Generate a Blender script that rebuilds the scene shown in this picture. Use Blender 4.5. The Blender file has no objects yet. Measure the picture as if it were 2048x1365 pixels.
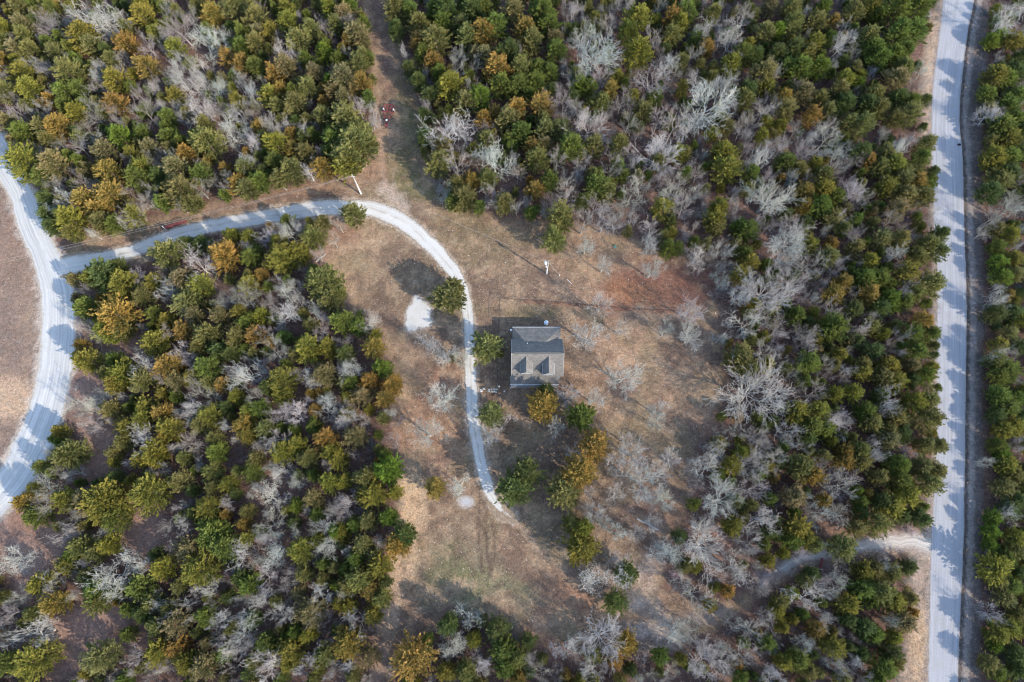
import bpy, math, random
import numpy as np
from mathutils import Vector
R_ = math.radians
rng = np.random.default_rng(7)
random.seed(7)
S = bpy.context.scene
C = S.collection

# ------------------------------------------------------------------ camera, sky, sun, exposure
CAM_H, TILT, FPX = 115.0, 15.0, 1365.33
cam = bpy.data.cameras.new('drone_camera'); cam.lens = 24; cam.sensor_width = 36
cam.clip_start = 1; cam.clip_end = 9000
camo = bpy.data.objects.new('drone_camera', cam); C.objects.link(camo)
camo.location = (0, 0, CAM_H); camo.rotation_euler = (R_(TILT), 0, 0)
S.camera = camo
SUN_EL = 28.5
_sx, _sy = 0.82, -0.57
_n = math.hypot(_sx, _sy)
TO_SUN = Vector((_sx/_n*math.cos(R_(SUN_EL)), _sy/_n*math.cos(R_(SUN_EL)), math.sin(R_(SUN_EL))))
W = bpy.data.worlds.new('World'); S.world = W; W.use_nodes = True
wn = W.node_tree.nodes; wl = W.node_tree.links
sky = wn.new('ShaderNodeTexSky'); sky.sky_type = 'NISHITA'; sky.sun_disc = False
sky.sun_elevation = R_(SUN_EL); sky.sun_rotation = math.atan2(TO_SUN.x, TO_SUN.y)
sky.air_density = 1.0; sky.dust_density = 0.6; sky.ozone_density = 1.0
wn['Background'].inputs['Strength'].default_value = 0.15
wl.new(sky.outputs[0], wn['Background'].inputs['Color'])
sl = bpy.data.lights.new('sun', 'SUN'); sl.energy = 2.05; sl.angle = R_(0.5); sl.color = (1.0, 0.91, 0.77)
so = bpy.data.objects.new('sun', sl); C.objects.link(so); so.location = (60, -40, 150)
so.rotation_euler = (-TO_SUN).to_track_quat('-Z', 'Y').to_euler()
S.view_settings.view_transform = 'Standard'; S.view_settings.look = 'None'
S.view_settings.gamma = 1; S.view_settings.use_curve_mapping = False
S.view_settings.exposure = 1.86
S.cycles.filter_width = 1.1

# ------------------------------------------------------------------ plan: where the photograph's points lie on the land
ct, st = math.cos(R_(TILT)), math.sin(R_(TILT))
def at(px, py, z=0.0):
    dx = (px-1024)/FPX; dy = (682.5-py)/FPX
    y = dy*ct+st; zz = dy*st-ct
    t = (z-CAM_H)/zz
    return np.array((dx*t, y*t, z))
def at_arr(P, z=0.0):
    P = np.asarray(P, float); dx = (P[:, 0]-1024)/FPX; dy = (682.5-P[:, 1])/FPX
    t = (z-CAM_H)/(dy*st-ct)
    return np.stack([dx*t, (dy*ct+st)*t], 1)
def pix(X, Y, Z=0.0):
    z = Z-CAM_H
    yc = Y*ct+z*st; zc = -Y*st+z*ct
    d = -zc
    return 1024+X/d*FPX, 682.5-yc/d*FPX
def mpp(px, py):
    dy = (682.5-py)/FPX
    return CAM_H/(ct-dy*st)/FPX

# ------------------------------------------------------------------ small helpers
def tag(o, label=None, cat=None, group=None, kind=None):
    if label: o['label'] = label
    if cat: o['category'] = cat
    if group: o['group'] = group
    if kind: o['kind'] = kind
    return o
def empty(name, loc, label=None, cat=None, group=None, rz=0, s=1):
    o = bpy.data.objects.new(name, None); C.objects.link(o)
    o.location = loc; o.rotation_euler = (0, 0, rz); o.scale = (s, s, s) if np.isscalar(s) else s
    o.empty_display_size = .3
    return tag(o, label, cat, group)
def link(name, me, parent=None, loc=(0, 0, 0)):
    o = bpy.data.objects.new(name, me); C.objects.link(o); o.location = loc
    if parent: o.parent = parent
    return o
def mesh_np(name, V, F, mat=None, smooth=False):
    """V (n,3); F (m,k) array of equal-size polygons or list of arrays"""
    me = bpy.data.meshes.new(name)
    V = np.asarray(V, np.float32)
    Fs = F if isinstance(F, list) else [F]
    Fs = [np.asarray(f, np.int32) for f in Fs if len(f)]
    nl = sum(f.size for f in Fs); nf = sum(len(f) for f in Fs)
    me.vertices.add(len(V)); me.vertices.foreach_set('co', V.ravel())
    me.loops.add(nl); me.polygons.add(nf)
    me.loops.foreach_set('vertex_index', np.concatenate([f.ravel() for f in Fs]))
    starts = np.concatenate([[0], np.cumsum(np.concatenate([np.full(len(f), f.shape[1]) for f in Fs]))[:-1]]).astype(np.int32)
    me.polygons.foreach_set('loop_start', starts)
    if smooth: me.polygons.foreach_set('use_smooth', np.ones(nf, bool))
    me.update(calc_edges=True); me.validate()
    if mat: me.materials.append(mat)
    return me
def attr(me, name, arr, typ='FLOAT', dom='POINT'):
    a = me.attributes.new(name, typ, dom)
    arr = np.asarray(arr, np.float32)
    if typ == 'FLOAT_COLOR':
        if arr.shape[1] == 3: arr = np.concatenate([arr, np.ones((len(arr), 1), np.float32)], 1)
        a.data.foreach_set('color', arr.ravel())
    elif typ == 'FLOAT_VECTOR': a.data.foreach_set('vector', arr.ravel())
    elif typ == 'FLOAT2': a.data.foreach_set('vector', arr.ravel())
    else: a.data.foreach_set('value', arr.ravel())
class MB:
    """collects boxes, tubes, polygons -> one mesh"""
    def __init__(s): s.v = []; s.f = []
    def poly(s, pts):
        n = len(s.v); s.v += [tuple(p) for p in pts]; s.f.append(tuple(range(n, n+len(pts)))); return s
    def box(s, c, d, rz=0.0, rx=0.0):
        n = len(s.v); x, y, z = d[0]/2, d[1]/2, d[2]/2
        for a in (-x, x):
            for b in (-y, y):
                for e in (-z, z):
                    bb, ee = b*math.cos(rx)-e*math.sin(rx), b*math.sin(rx)+e*math.cos(rx)
                    s.v.append((c[0]+a*math.cos(rz)-bb*math.sin(rz), c[1]+a*math.sin(rz)+bb*math.cos(rz), c[2]+ee))
        for q in ((0, 1, 3, 2), (4, 6, 7, 5), (0, 4, 5, 1), (2, 3, 7, 6), (0, 2, 6, 4), (1, 5, 7, 3)):
            s.f.append(tuple(n+i for i in q))
        return s
    def tube(s, pts, r, k=6, cap=True):
        pts = [Vector(p) for p in pts]; rs = r if hasattr(r, '__len__') else [r]*len(pts)
        n0 = len(s.v)
        for i, p in enumerate(pts):
            d = (pts[min(i+1, len(pts)-1)]-pts[max(i-1, 0)]).normalized()
            a = d.orthogonal().normalized() if abs(d.z) > .99 else d.cross(Vector((0, 0, 1))).normalized()
            b = d.cross(a)
            for j in range(k):
                t = 2*math.pi*j/k
                s.v.append(tuple(p+(a*math.cos(t)+b*math.sin(t))*rs[i]))
        for i in range(len(pts)-1):
            for j in range(k):
                s.f.append((n0+i*k+j, n0+i*k+(j+1) % k, n0+(i+1)*k+(j+1) % k, n0+(i+1)*k+j))
        if cap:
            s.f.append(tuple(n0+j for j in range(k))); s.f.append(tuple(n0+(len(pts)-1)*k+j for j in reversed(range(k))))
        return s
    def lathe(s, c, prof, k=20):
        n0 = len(s.v)
        for r, z in prof:
            for j in range(k):
                t = 2*math.pi*j/k; s.v.append((c[0]+r*math.cos(t), c[1]+r*math.sin(t), c[2]+z))
        for i in range(len(prof)-1):
            for j in range(k):
                s.f.append((n0+i*k+j, n0+i*k+(j+1) % k, n0+(i+1)*k+(j+1) % k, n0+(i+1)*k+j))
        s.f.append(tuple(n0+(len(prof)-1)*k+j for j in range(k)))
        s.f.append(tuple(n0+j for j in reversed(range(k))))
        return s
    def mesh(s, name, mat):
        me = bpy.data.meshes.new(name); me.from_pydata(s.v, [], s.f); me.update(); me.materials.append(mat); return me
    def build(s, name, mat, parent=None, loc=(0, 0, 0), smooth=False):
        me = s.mesh(name, mat)
        if smooth: me.polygons.foreach_set('use_smooth', np.ones(len(me.polygons), bool))
        return link(name, me, parent, loc)

# ------------------------------------------------------------------ materials
def new_mat(name):
    m = bpy.data.materials.new(name); m.use_nodes = True
    return m, m.node_tree.nodes, m.node_tree.links, m.node_tree.nodes['Principled BSDF']
def plain(name, col, rough=.7, metal=0, var=.25, scale=6, bump=0.0, spec=.3):
    m, n, l, b = new_mat(name)
    tc = n.new('ShaderNodeTexCoord'); no = n.new('ShaderNodeTexNoise'); no.inputs['Scale'].default_value = scale; no.inputs['Detail'].default_value = 6
    l.new(tc.outputs['Object'], no.inputs['Vector'])
    mp = n.new('ShaderNodeMapRange'); mp.inputs[1].default_value = .3; mp.inputs[2].default_value = .7; mp.inputs[3].default_value = 1-var; mp.inputs[4].default_value = 1+var
    l.new(no.outputs['Fac'], mp.inputs[0])
    mx = n.new('ShaderNodeVectorMath'); mx.operation = 'SCALE'; mx.inputs[0].default_value = col
    l.new(mp.outputs[0], mx.inputs['Scale']); l.new(mx.outputs[0], b.inputs['Base Color'])
    b.inputs['Roughness'].default_value = rough; b.inputs['Metallic'].default_value = metal; b.inputs['Specular IOR Level'].default_value = spec
    if bump:
        bp = n.new('ShaderNodeBump'); bp.inputs['Strength'].default_value = bump; bp.inputs['Distance'].default_value = .02
        l.new(no.outputs['Fac'], bp.inputs['Height']); l.new(bp.outputs[0], b.inputs['Normal'])
    return m
def math_(n, l, op, a, b=None, c=None):
    x = n.new('ShaderNodeMath'); x.operation = op
    for i, v in enumerate((a, b, c)):
        if v is None: continue
        if isinstance(v, (int, float)): x.inputs[i].default_value = v
        else: l.new(v, x.inputs[i])
    return x.outputs[0]
def noise(n, l, vec, scale, detail=4, rough=.6):
    x = n.new('ShaderNodeTexNoise'); x.inputs['Scale'].default_value = scale; x.inputs['Detail'].default_value = detail; x.inputs['Roughness'].default_value = rough
    l.new(vec, x.inputs['Vector']); return x.outputs['Fac']
def remap(n, l, v, a, b, c, d):
    x = n.new('ShaderNodeMapRange'); l.new(v, x.inputs[0])
    for i, q in enumerate((a, b, c, d)): x.inputs[i+1].default_value = q
    return x.outputs[0]
def mixc(n, l, f, a, b, mode='MIX'):
    x = n.new('ShaderNodeMix'); x.data_type = 'RGBA'; x.blend_type = mode; x.clamp_factor = True
    for i, v in ((0, f), (6, a), (7, b)):
        if isinstance(v, (int, float)): x.inputs[i].default_value = v
        elif isinstance(v, tuple): x.inputs[i].default_value = (*v, 1)
        else: l.new(v, x.inputs[i])
    return x.outputs[2]
def scalec(n, l, col, f):
    x = n.new('ShaderNodeVectorMath'); x.operation = 'SCALE'
    l.new(col, x.inputs[0]); l.new(f, x.inputs['Scale']); return x.outputs[0]

def ground_mat():
    m, n, l, b = new_mat('ground_cover')
    a = n.new('ShaderNodeAttribute'); a.attribute_name = 'tint'
    g = n.new('ShaderNodeNewGeometry'); p = g.outputs['Position']
    n1 = noise(n, l, p, .35, 5); n2 = noise(n, l, p, 1.6, 6, .7); n3 = noise(n, l, p, 3.8, 5, .8)
    f = math_(n, l, 'MULTIPLY', remap(n, l, n1, .3, .7, .86, 1.14), remap(n, l, n2, .28, .72, .62, 1.38))
    f = math_(n, l, 'MULTIPLY', f, remap(n, l, n3, .3, .7, .5, 1.5))
    col = scalec(n, l, a.outputs['Color'], f)
    # small patches of paler straw and of darker leaf mould
    straw = remap(n, l, noise(n, l, p, 2.6, 5, .7), .56, .72, 0, .5)
    col = mixc(n, l, straw, col, scalec(n, l, col, remap(n, l, n3, .2, .8, 1.35, 1.6)))
    hue = noise(n, l, p, .8, 3)
    col = mixc(n, l, remap(n, l, hue, .35, .65, 0, .55), col, mixc(n, l, 1.0, col, (1.12, .96, .86), 'MULTIPLY'))
    # pale stones and bleached leaves
    v = n.new('ShaderNodeTexVoronoi'); v.inputs['Scale'].default_value = 1.7; l.new(p, v.inputs['Vector'])
    sp = math_(n, l, 'MULTIPLY', math_(n, l, 'LESS_THAN', v.outputs['Distance'], .13), math_(n, l, 'GREATER_THAN', noise(n, l, p, .9, 2), .52))
    col = mixc(n, l, math_(n, l, 'MULTIPLY', sp, .55), col, (.5, .46, .4))
    l.new(col, b.inputs['Base Color']); b.inputs['Roughness'].default_value = .95; b.inputs['Specular IOR Level'].default_value = .1
    bp = n.new('ShaderNodeBump'); bp.inputs['Strength'].default_value = .9; bp.inputs['Distance'].default_value = .18
    h = math_(n, l, 'ADD', math_(n, l, 'MULTIPLY', n2, .7), math_(n, l, 'MULTIPLY', n3, .45))
    l.new(h, bp.inputs['Height']); l.new(bp.outputs[0], b.inputs['Normal'])
    return m
def gravel_mat(name, col, dirt, track, edge_w=.16, bumpy=.5, centre=0):
    """uv2: across 0..1, along in metres"""
    m, n, l, b = new_mat(name)
    a = n.new('ShaderNodeAttribute'); a.attribute_name = 'lane'
    sx = n.new('ShaderNodeSeparateXYZ'); l.new(a.outputs['Vector'], sx.inputs[0])
    g = n.new('ShaderNodeNewGeometry'); p = g.outputs['Position']
    n1 = noise(n, l, p, .5, 5, .65); n2 = noise(n, l, p, 4.5, 5, .8); n3 = noise(n, l, p, 18, 2, .6)
    # long streaks left by wheels and grader, along the lane
    cx = n.new('ShaderNodeCombineXYZ'); l.new(math_(n, l, 'MULTIPLY', sx.outputs[0], 16), cx.inputs[0]); l.new(math_(n, l, 'MULTIPLY', sx.outputs[1], .06), cx.inputs[1])
    stv = noise(n, l, cx.outputs[0], 1.0, 4, .6)
    f = math_(n, l, 'MULTIPLY', remap(n, l, n2, .3, .7, .86, 1.14), remap(n, l, n3, .3, .7, .9, 1.1))
    f = math_(n, l, 'MULTIPLY', f, remap(n, l, stv, .3, .7, 1-track, 1+track*.4))
    base = n.new('ShaderNodeRGB'); base.outputs[0].default_value = (*col, 1)
    c = scalec(n, l, base.outputs[0], f)
    c = mixc(n, l, remap(n, l, n1, .48, .72, 0, .65), c, tuple(x*.85 for x in col[:1])+(col[1]*.83, col[2]*.76))
    dr = n.new('ShaderNodeRGB'); dr.outputs[0].default_value = (*dirt, 1)
    dirt = scalec(n, l, dr.outputs[0], math_(n, l, 'MULTIPLY', remap(n, l, noise(n, l, p, 1.5, 6, .75), .28, .72, .55, 1.4), remap(n, l, noise(n, l, p, 5, 4, .8), .3, .7, .65, 1.35)))
    # soil and grass showing through towards the edges
    e = math_(n, l, 'MINIMUM', sx.outputs[0], math_(n, l, 'SUBTRACT', 1.0, sx.outputs[0]))
    en = math_(n, l, 'ADD', e, math_(n, l, 'MULTIPLY', math_(n, l, 'SUBTRACT', noise(n, l, p, 2.2, 5, .75), .5), edge_w*2.4))
    en = math_(n, l, 'SUBTRACT', en, math_(n, l, 'MULTIPLY', sx.outputs[2], math_(n, l, 'ADD', .05, math_(n, l, 'MULTIPLY', n1, 1.0))))
    c = mixc(n, l, remap(n, l, en, edge_w*.1, edge_w, 1, 0), c, dirt)
    if centre:      # worn strip of soil between the wheel tracks, here and there
        mid = remap(n, l, math_(n, l, 'ABSOLUTE', math_(n, l, 'SUBTRACT', sx.outputs[0], .5)), .04, .17, 1, 0)
        hit = remap(n, l, math_(n, l, 'MULTIPLY', math_(n, l, 'ADD', n1, math_(n, l, 'MULTIPLY', n2, .4)), mid), .58, .82, 0, centre)
        c = mixc(n, l, hit, c, dirt)
    spk = n.new('ShaderNodeTexVoronoi'); spk.inputs['Scale'].default_value = 3.2; l.new(p, spk.inputs['Vector'])
    c = mixc(n, l, math_(n, l, 'MULTIPLY', math_(n, l, 'LESS_THAN', spk.outputs['Distance'], .2), math_(n, l, 'MULTIPLY', math_(n, l, 'GREATER_THAN', n1, .5), .35)), c, dirt)
    l.new(c, b.inputs['Base Color']); b.inputs['Roughness'].default_value = .9; b.inputs['Specular IOR Level'].default_value = .15
    bp = n.new('ShaderNodeBump'); bp.inputs['Strength'].default_value = bumpy; bp.inputs['Distance'].default_value = .05
    l.new(n2, bp.inputs['Height']); l.new(bp.outputs[0], b.inputs['Normal'])
    return m
def foliage_mat():
    m, n, l, b = new_mat('cedar_foliage')
    oi = n.new('ShaderNodeAttribute'); oi.attribute_type = 'INSTANCER'; oi.attribute_name = 'tint'
    tp = n.new('ShaderNodeAttribute'); tp.attribute_name = 'tip'
    sr = n.new('ShaderNodeAttribute'); sr.attribute_name = 'spray'
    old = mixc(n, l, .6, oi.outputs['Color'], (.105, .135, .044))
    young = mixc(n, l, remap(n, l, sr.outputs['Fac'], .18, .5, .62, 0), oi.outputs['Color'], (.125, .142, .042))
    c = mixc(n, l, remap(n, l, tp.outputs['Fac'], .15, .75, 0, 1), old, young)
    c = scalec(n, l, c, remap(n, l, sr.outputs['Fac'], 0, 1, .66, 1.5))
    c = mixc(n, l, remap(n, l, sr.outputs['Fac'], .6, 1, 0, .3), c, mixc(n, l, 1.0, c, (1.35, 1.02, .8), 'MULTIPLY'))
    n.remove(b)
    d = n.new('ShaderNodeBsdfDiffuse'); t = n.new('ShaderNodeBsdfTranslucent'); mx = n.new('ShaderNodeMixShader'); mx.inputs[0].default_value = .42
    l.new(c, d.inputs[0]); l.new(c, t.inputs[0]); l.new(d.outputs[0], mx.inputs[1]); l.new(t.outputs[0], mx.inputs[2])
    l.new(mx.outputs[0], n['Material Output'].inputs[0])
    return m
def bark_mat(name):
    m, n, l, b = new_mat(name)
    oi = n.new('ShaderNodeAttribute'); oi.attribute_type = 'INSTANCER'; oi.attribute_name = 'tint'
    g = n.new('ShaderNodeTexCoord'); nz = noise(n, l, g.outputs['Object'], 2.5, 5, .7)
    l.new(scalec(n, l, oi.outputs['Color'], remap(n, l, nz, .3, .7, .72, 1.25)), b.inputs['Base Color'])
    b.inputs['Roughness'].default_value = .9; b.inputs['Specular IOR Level'].default_value = .15
    return m
def blade_mat():
    m, n, l, b = new_mat('dry_blades')
    a = n.new('ShaderNodeAttribute'); a.attribute_name = 'tint'
    l.new(a.outputs['Color'], b.inputs['Base Color']); b.inputs['Roughness'].default_value = .9; b.inputs['Specular IOR Level'].default_value = .1
    return m
def shingle_mat(name, col):
    m, n, l, b = new_mat(name)
    tc = n.new('ShaderNodeTexCoord')
    br = n.new('ShaderNodeTexBrick'); br.inputs['Scale'].default_value = 1; br.inputs['Brick Width'].default_value = .33; br.inputs['Row Height'].default_value = .14
    br.inputs['Mortar Size'].default_value = .008; br.inputs['Color1'].default_value = (*[x*.82 for x in col], 1); br.inputs['Color2'].default_value = (*[x*1.15 for x in col], 1); br.inputs['Mortar'].default_value = (*[x*.5 for x in col], 1)
    l.new(tc.outputs['UV'], br.inputs['Vector'])
    f = remap(n, l, noise(n, l, tc.outputs['Object'], 1.3, 6, .7), .3, .7, .8, 1.2)
    l.new(scalec(n, l, br.outputs['Color'], f), b.inputs['Base Color'])
    b.inputs['Roughness'].default_value = .92; b.inputs['Specular IOR Level'].default_value = .2
    bp = n.new('ShaderNodeBump'); bp.inputs['Strength'].default_value = .4; bp.inputs['Distance'].default_value = .02
    l.new(br.outputs['Fac'], bp.inputs['Height']); bp.invert = True; l.new(bp.outputs[0], b.inputs['Normal'])
    return m

M_ground = ground_mat()
M_foliage = foliage_mat(); M_bark = bark_mat('tree_bark'); M_blade = blade_mat()
M_gravel = gravel_mat('white_gravel', (.45, .435, .415), (.33, .27, .21), .32, .1)
M_drive = gravel_mat('driveway_gravel', (.49, .465, .425), (.225, .168, .118), .2, .17, centre=.4)
M_road = gravel_mat('chip_seal', (.325, .32, .33), (.27, .24, .22), .24, .045, .3)
M_sand = gravel_mat('pale_sand', (.46, .41, .36), (.25, .19, .155), .4, .36)
M_shingle = shingle_mat('weathered_shingle', (.142, .130, .118))
M_siding = plain('grey_siding', (.30, .36, .40), .6)
M_greytrim = plain('grey_trim', (.34, .335, .32), .6, var=.15)
M_trim = plain('white_trim', (.62, .63, .63), .5, var=.1)
M_dark = plain('dark_metal', (.03, .03, .032), .5)
M_glass = plain('window_glass', (.03, .04, .05), .08, var=.05, spec=.6)
M_wood = plain('weathered_pole_wood', (.42, .40, .37), .85, var=.2, scale=9)
M_whitemetal = plain('white_enamel', (.72, .76, .78), .35, var=.08)
M_galv = plain('galvanised_steel', (.33, .34, .35), .45, .6, var=.15)
M_red = plain('red_paint', (.20, .035, .045), .6, var=.4)
M_rust = plain('rusted_iron', (.10, .05, .035), .85, var=.4)
M_stone = plain('pale_limestone', (.52, .47, .40), .9, var=.25, scale=4, bump=.4)
M_ash = plain('grey_ash', (.40, .38, .37), .95, var=.4, scale=12)
M_green = plain('green_plastic', (.12, .24, .17), .5, var=.15)
M_tyre = plain('black_rubber', (.02, .02, .02), .8)
M_deck = plain('deck_boards', (.26, .25, .24), .8, var=.3)
M_log = plain('bleached_log', (.42, .395, .36), .9, var=.25, scale=5)
M_charcoal = plain('charcoal', (.018, .016, .015), .9)

# ------------------------------------------------------------------ outline of roads and clearings, in photograph points turned to land
def dense(P, step=.6):
    P = np.asarray(P, float); out = []
    d = np.r_[0, np.cumsum(np.hypot(*np.diff(P, axis=0).T))]
    # Catmull-Rom through the points
    n = max(2, int(d[-1]/step)); t = np.linspace(0, d[-1], n)
    Pp = np.vstack([2*P[0]-P[1], P, 2*P[-1]-P[-2]]); i = np.clip(np.searchsorted(d, t, 'right')-1, 0, len(P)-2)
    u = ((t-d[i])/(d[i+1]-d[i]))[:, None]
    p0, p1, p2, p3 = Pp[i], Pp[i+1], Pp[i+2], Pp[i+3]
    return .5*(2*p1+(p2-p0)*u+(2*p0-5*p1+4*p2-p3)*u**2+(3*p1-p0-3*p2+p3)*u**3)
ROAD_W_L = [(-330, 215), (-120, 285), (0, 366), (38, 466), (68, 535), (80, 604), (79, 669), (70, 758), (51, 833), (20, 894), (-12, 948), (-120, 1070), (-300, 1190)]
ROAD_W_R = [(-330, 130), (-120, 190), (0, 263), (58, 362), (100, 466), (140, 545), (153, 604), (152, 669), (147, 740), (130, 822), (96, 916), (55, 982), (-60, 1098), (-230, 1240)]
ROAD_E_L = [(1902, -190), (1886, -5), (1879, 68), (1866, 171), (1863, 246), (1864, 342), (1868, 466), (1874, 552), (1873, 690), (1874, 790), (1871, 916), (1866, 1015), (1862, 1090), (1858, 1258), (1856, 1370), (1850, 1560)]
ROAD_E_R = [(1972, -190), (1949, -5), (1935, 68), (1923, 171), (1919, 239), (1926, 328), (1929, 466), (1933, 587), (1933, 689), (1931, 792), (1930, 916), (1929, 985), (1927, 1090), (1919, 1275), (1916, 1370), (1912, 1560)]
DRIVE = [(120, 534, 44), (160, 527, 40), (200, 519, 32), (260, 504, 30), (330, 478, 32), (400, 458, 32), (480, 443, 32), (560, 429, 34), (640, 417, 36), (700, 415, 34), (750, 420, 36), (800, 441, 36), (850, 481, 32), (895, 527, 28), (925, 578, 24), (937, 640, 22), (940, 700, 22), (942, 760, 24), (945, 820, 26), (951, 870, 26), (963, 930, 24), (979, 985, 24), (996, 1012, 30), (1009, 1025, 32), (1022, 1035, 22), (1032, 1043, 10)]
SAND = [(1864, 1092, 44), (1820, 1085, 34), (1770, 1085, 28), (1715, 1092, 24), (1660, 1106, 18), (1610, 1118, 17), (1560, 1137, 24), (1520, 1160, 20)]
def strip(L, Rr, step=.5, nx=10, jit=.0):
    L = dense(at_arr(L), .3); Rr = dense(at_arr(Rr), .3)
    n = int(max(len(L), len(Rr))*.3/step)
    f = lambda P: P[np.linspace(0, len(P)-1, n).astype(int)]
    L, Rr = f(L), f(Rr)
    return L, Rr
def band_edges(P):
    P = np.array(P, float); c = at_arr(P[:, :2]); w = np.array([mpp(x, y) for x, y in P[:, :2]])*P[:, 2]/1.88
    cw = dense(np.c_[c, w], .4); c = cw[:, :2]; w = cw[:, 2]
    t = np.gradient(c, axis=0); t /= np.linalg.norm(t, axis=1)[:, None]; nrm = np.c_[-t[:, 1], t[:, 0]]
    return c+nrm*w[:, None], c-nrm*w[:, None]
def lane_mesh(name, L, Rr, z, mat, nx=10, jit=.22, fade=0):
    n = len(L); u = np.linspace(0, 1, nx+1)
    k = rng.normal(0, 1, (2, n)); k = np.array([np.convolve(q, np.hanning(7)/3.5, 'same') for q in k])*jit
    d = (L-Rr); d /= np.linalg.norm(d, axis=1)[:, None]
    L = L+d*k[0][:, None]; Rr = Rr-d*k[1][:, None]
    P = Rr[:, None]*u[None, :, None]+L[:, None]*(1-u)[None, :, None]
    along = np.r_[0, np.cumsum(np.linalg.norm(np.diff((L+Rr)/2, axis=0), axis=1))]
    V = np.c_[P.reshape(-1, 2), np.full(n*(nx+1), z)]
    i = np.arange(n-1)[:, None]*(nx+1)+np.arange(nx)[None]
    F = np.stack([i, i+1, i+nx+2, i+nx+1], -1).reshape(-1, 4)
    me = mesh_np(name, V, F, mat)
    if me.polygons[0].normal.z < 0: me.flip_normals()
    uv = np.stack([np.broadcast_to(u, (n, nx+1)), np.broadcast_to(along[:, None], (n, nx+1)), np.broadcast_to((np.clip(1-(along[-1]-along)/fade, 0, 1) if fade else along*0)[:, None], (n, nx+1))], -1).reshape(-1, 3)
    attr(me, 'lane', uv, 'FLOAT_VECTOR')
    return me
wl_, wr_ = strip(ROAD_W_L, ROAD_W_R); el_, er_ = strip(ROAD_E_L, ROAD_E_R)
dl_, dr_ = band_edges(DRIVE); sl_, sr_ = band_edges(SAND)

def inside(P, poly):
    P = np.asarray(P, float); poly = np.asarray(poly, float); x, y = P[:, 0], P[:, 1]; r = np.zeros(len(P), bool)
    j = len(poly)-1
    for i in range(len(poly)):
        xi, yi = poly[i]; xj, yj = poly[j]
        c = ((yi > y) != (yj > y)) & (x < (xj-xi)*(y-yi)/(yj-yi+1e-12)+xi)
        r ^= c; j = i
    return r
def dist_poly(P, poly, closed=True):
    P = np.asarray(P, float); poly = np.asarray(poly, float); d = np.full(len(P), 1e9)
    for i in range(len(poly) if closed else len(poly)-1):
        a, b = poly[i], poly[(i+1) % len(poly)]; ab = b-a; t = np.clip(((P-a)@ab)/(ab@ab+1e-9), 0, 1)
        d = np.minimum(d, np.linalg.norm(P-(a+t[:, None]*ab), axis=1))
    return d
def sdist(P, poly): return np.where(inside(P, poly), 1, -1)*dist_poly(P, poly)

CLEAR = [(718, -60), (790, -60), (800, 60), (815, 130), (835, 200), (850, 235), (838, 290), (862, 350), (880, 395), (960, 420), (1040, 440), (1100, 440), (1180, 450), (1260, 480), (1330, 500), (1400, 520), (1420, 580), (1445, 650), (1455, 760), (1430, 850), (1395, 890), (1385, 960), (1375, 1040), (1320, 1090), (1330, 1180), (1420, 1210), (1500, 1180), (1540, 1130), (1620, 1100), (1700, 1072), (1865, 1065), (1865, 1118), (1720, 1112), (1620, 1135), (1540, 1180), (1440, 1260), (1340, 1300), (1280, 1310), (1150, 1290), (1090, 1300), (1040, 1265), (1010, 1245), (900, 1230), (840, 1280), (795, 1300), (775, 1400), (735, 1400), (745, 1290), (770, 1200), (790, 1120), (800, 1060), (822, 1020), (800, 960), (800, 850), (785, 740), (755, 650), (700, 600), (660, 540), (680, 480), (720, 440), (600, 445), (400, 480), (250, 535), (150, 560), (130, 495), (180, 462), (300, 435), (400, 412), (540, 382), (640, 358), (700, 340), (747, 300), (752, 240), (748, 150), (735, 80)]
FIELD = [(-900, 200), (-330, 218), (-120, 288), (0, 368), (38, 467), (68, 536), (80, 604), (79, 669), (70, 758), (51, 833), (20, 894), (-12, 948), (-120, 1070), (-900, 1500)]
VERGE = [(1862, -200), (1862, 10), (1845, 110), (1838, 180), (1845, 260), (1856, 330), (1860, 470), (1862, 700), (1862, 900), (1850, 1020), (1845, 1080), (1828, 1120), (1818, 1200), (1808, 1290), (1790, 1370), (1780, 1600), (1960, 1600), (1962, 1370), (1966, 1000), (1968, 600), (1966, 300), (1975, 100), (1990, -200)]
GLADES = [(62, 1085, 70, 52), (150, 1275, 66, 40), (270, 1070, 62, 42), (205, 1235, 62, 34), (120, 1310, 40, 60), (28, 1040, 34, 50), (195, 905, 40, 55), (178, 800, 36, 45), (250, 690, 48, 24), (55, 1150, 30, 40), (660, 500, 40, 34), (240, 1290, 60, 24), (440, 590, 26, 20)]

# ------------------------------------------------------------------ ground: one sheet to the horizon
def axis(a, b, step, far):
    mid = np.arange(a, b+1e-6, step); g = []; s = step; x = 0
    while x < far: s *= 1.45; x += s; g.append(x)
    g = np.array(g); return np.r_[(a-g)[::-1], mid, b+g]
gx = axis(-112, 116, .42, 3500); gy = axis(-42, 122, .42, 3500)
GX, GY = np.meshgrid(gx, gy); gv = np.c_[GX.ravel(), GY.ravel()]
def fbm(P, scale, seed, octv=4):
    r = np.random.default_rng(seed); out = np.zeros(len(P)); amp = 1; tot = 0
    for o in range(octv):
        G = r.random((256, 256)); q = P*scale*2**o+r.random(2)*50; i = np.floor(q).astype(int); f = q-i; f = f*f*(3-2*f)
        a, b = i[:, 0] % 256, i[:, 1] % 256; a1, b1 = (a+1) % 256, (b+1) % 256
        v = (G[a, b]*(1-f[:, 0])+G[a1, b]*f[:, 0])*(1-f[:, 1])+(G[a, b1]*(1-f[:, 0])+G[a1, b1]*f[:, 0])*f[:, 1]
        out += v*amp; tot += amp; amp *= .55
    return out/tot
PXg, PYg = pix(np.clip(gv[:, 0], -400, 400), np.clip(gv[:, 1], -200, 300)); gp = np.c_[PXg, PYg]
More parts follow.
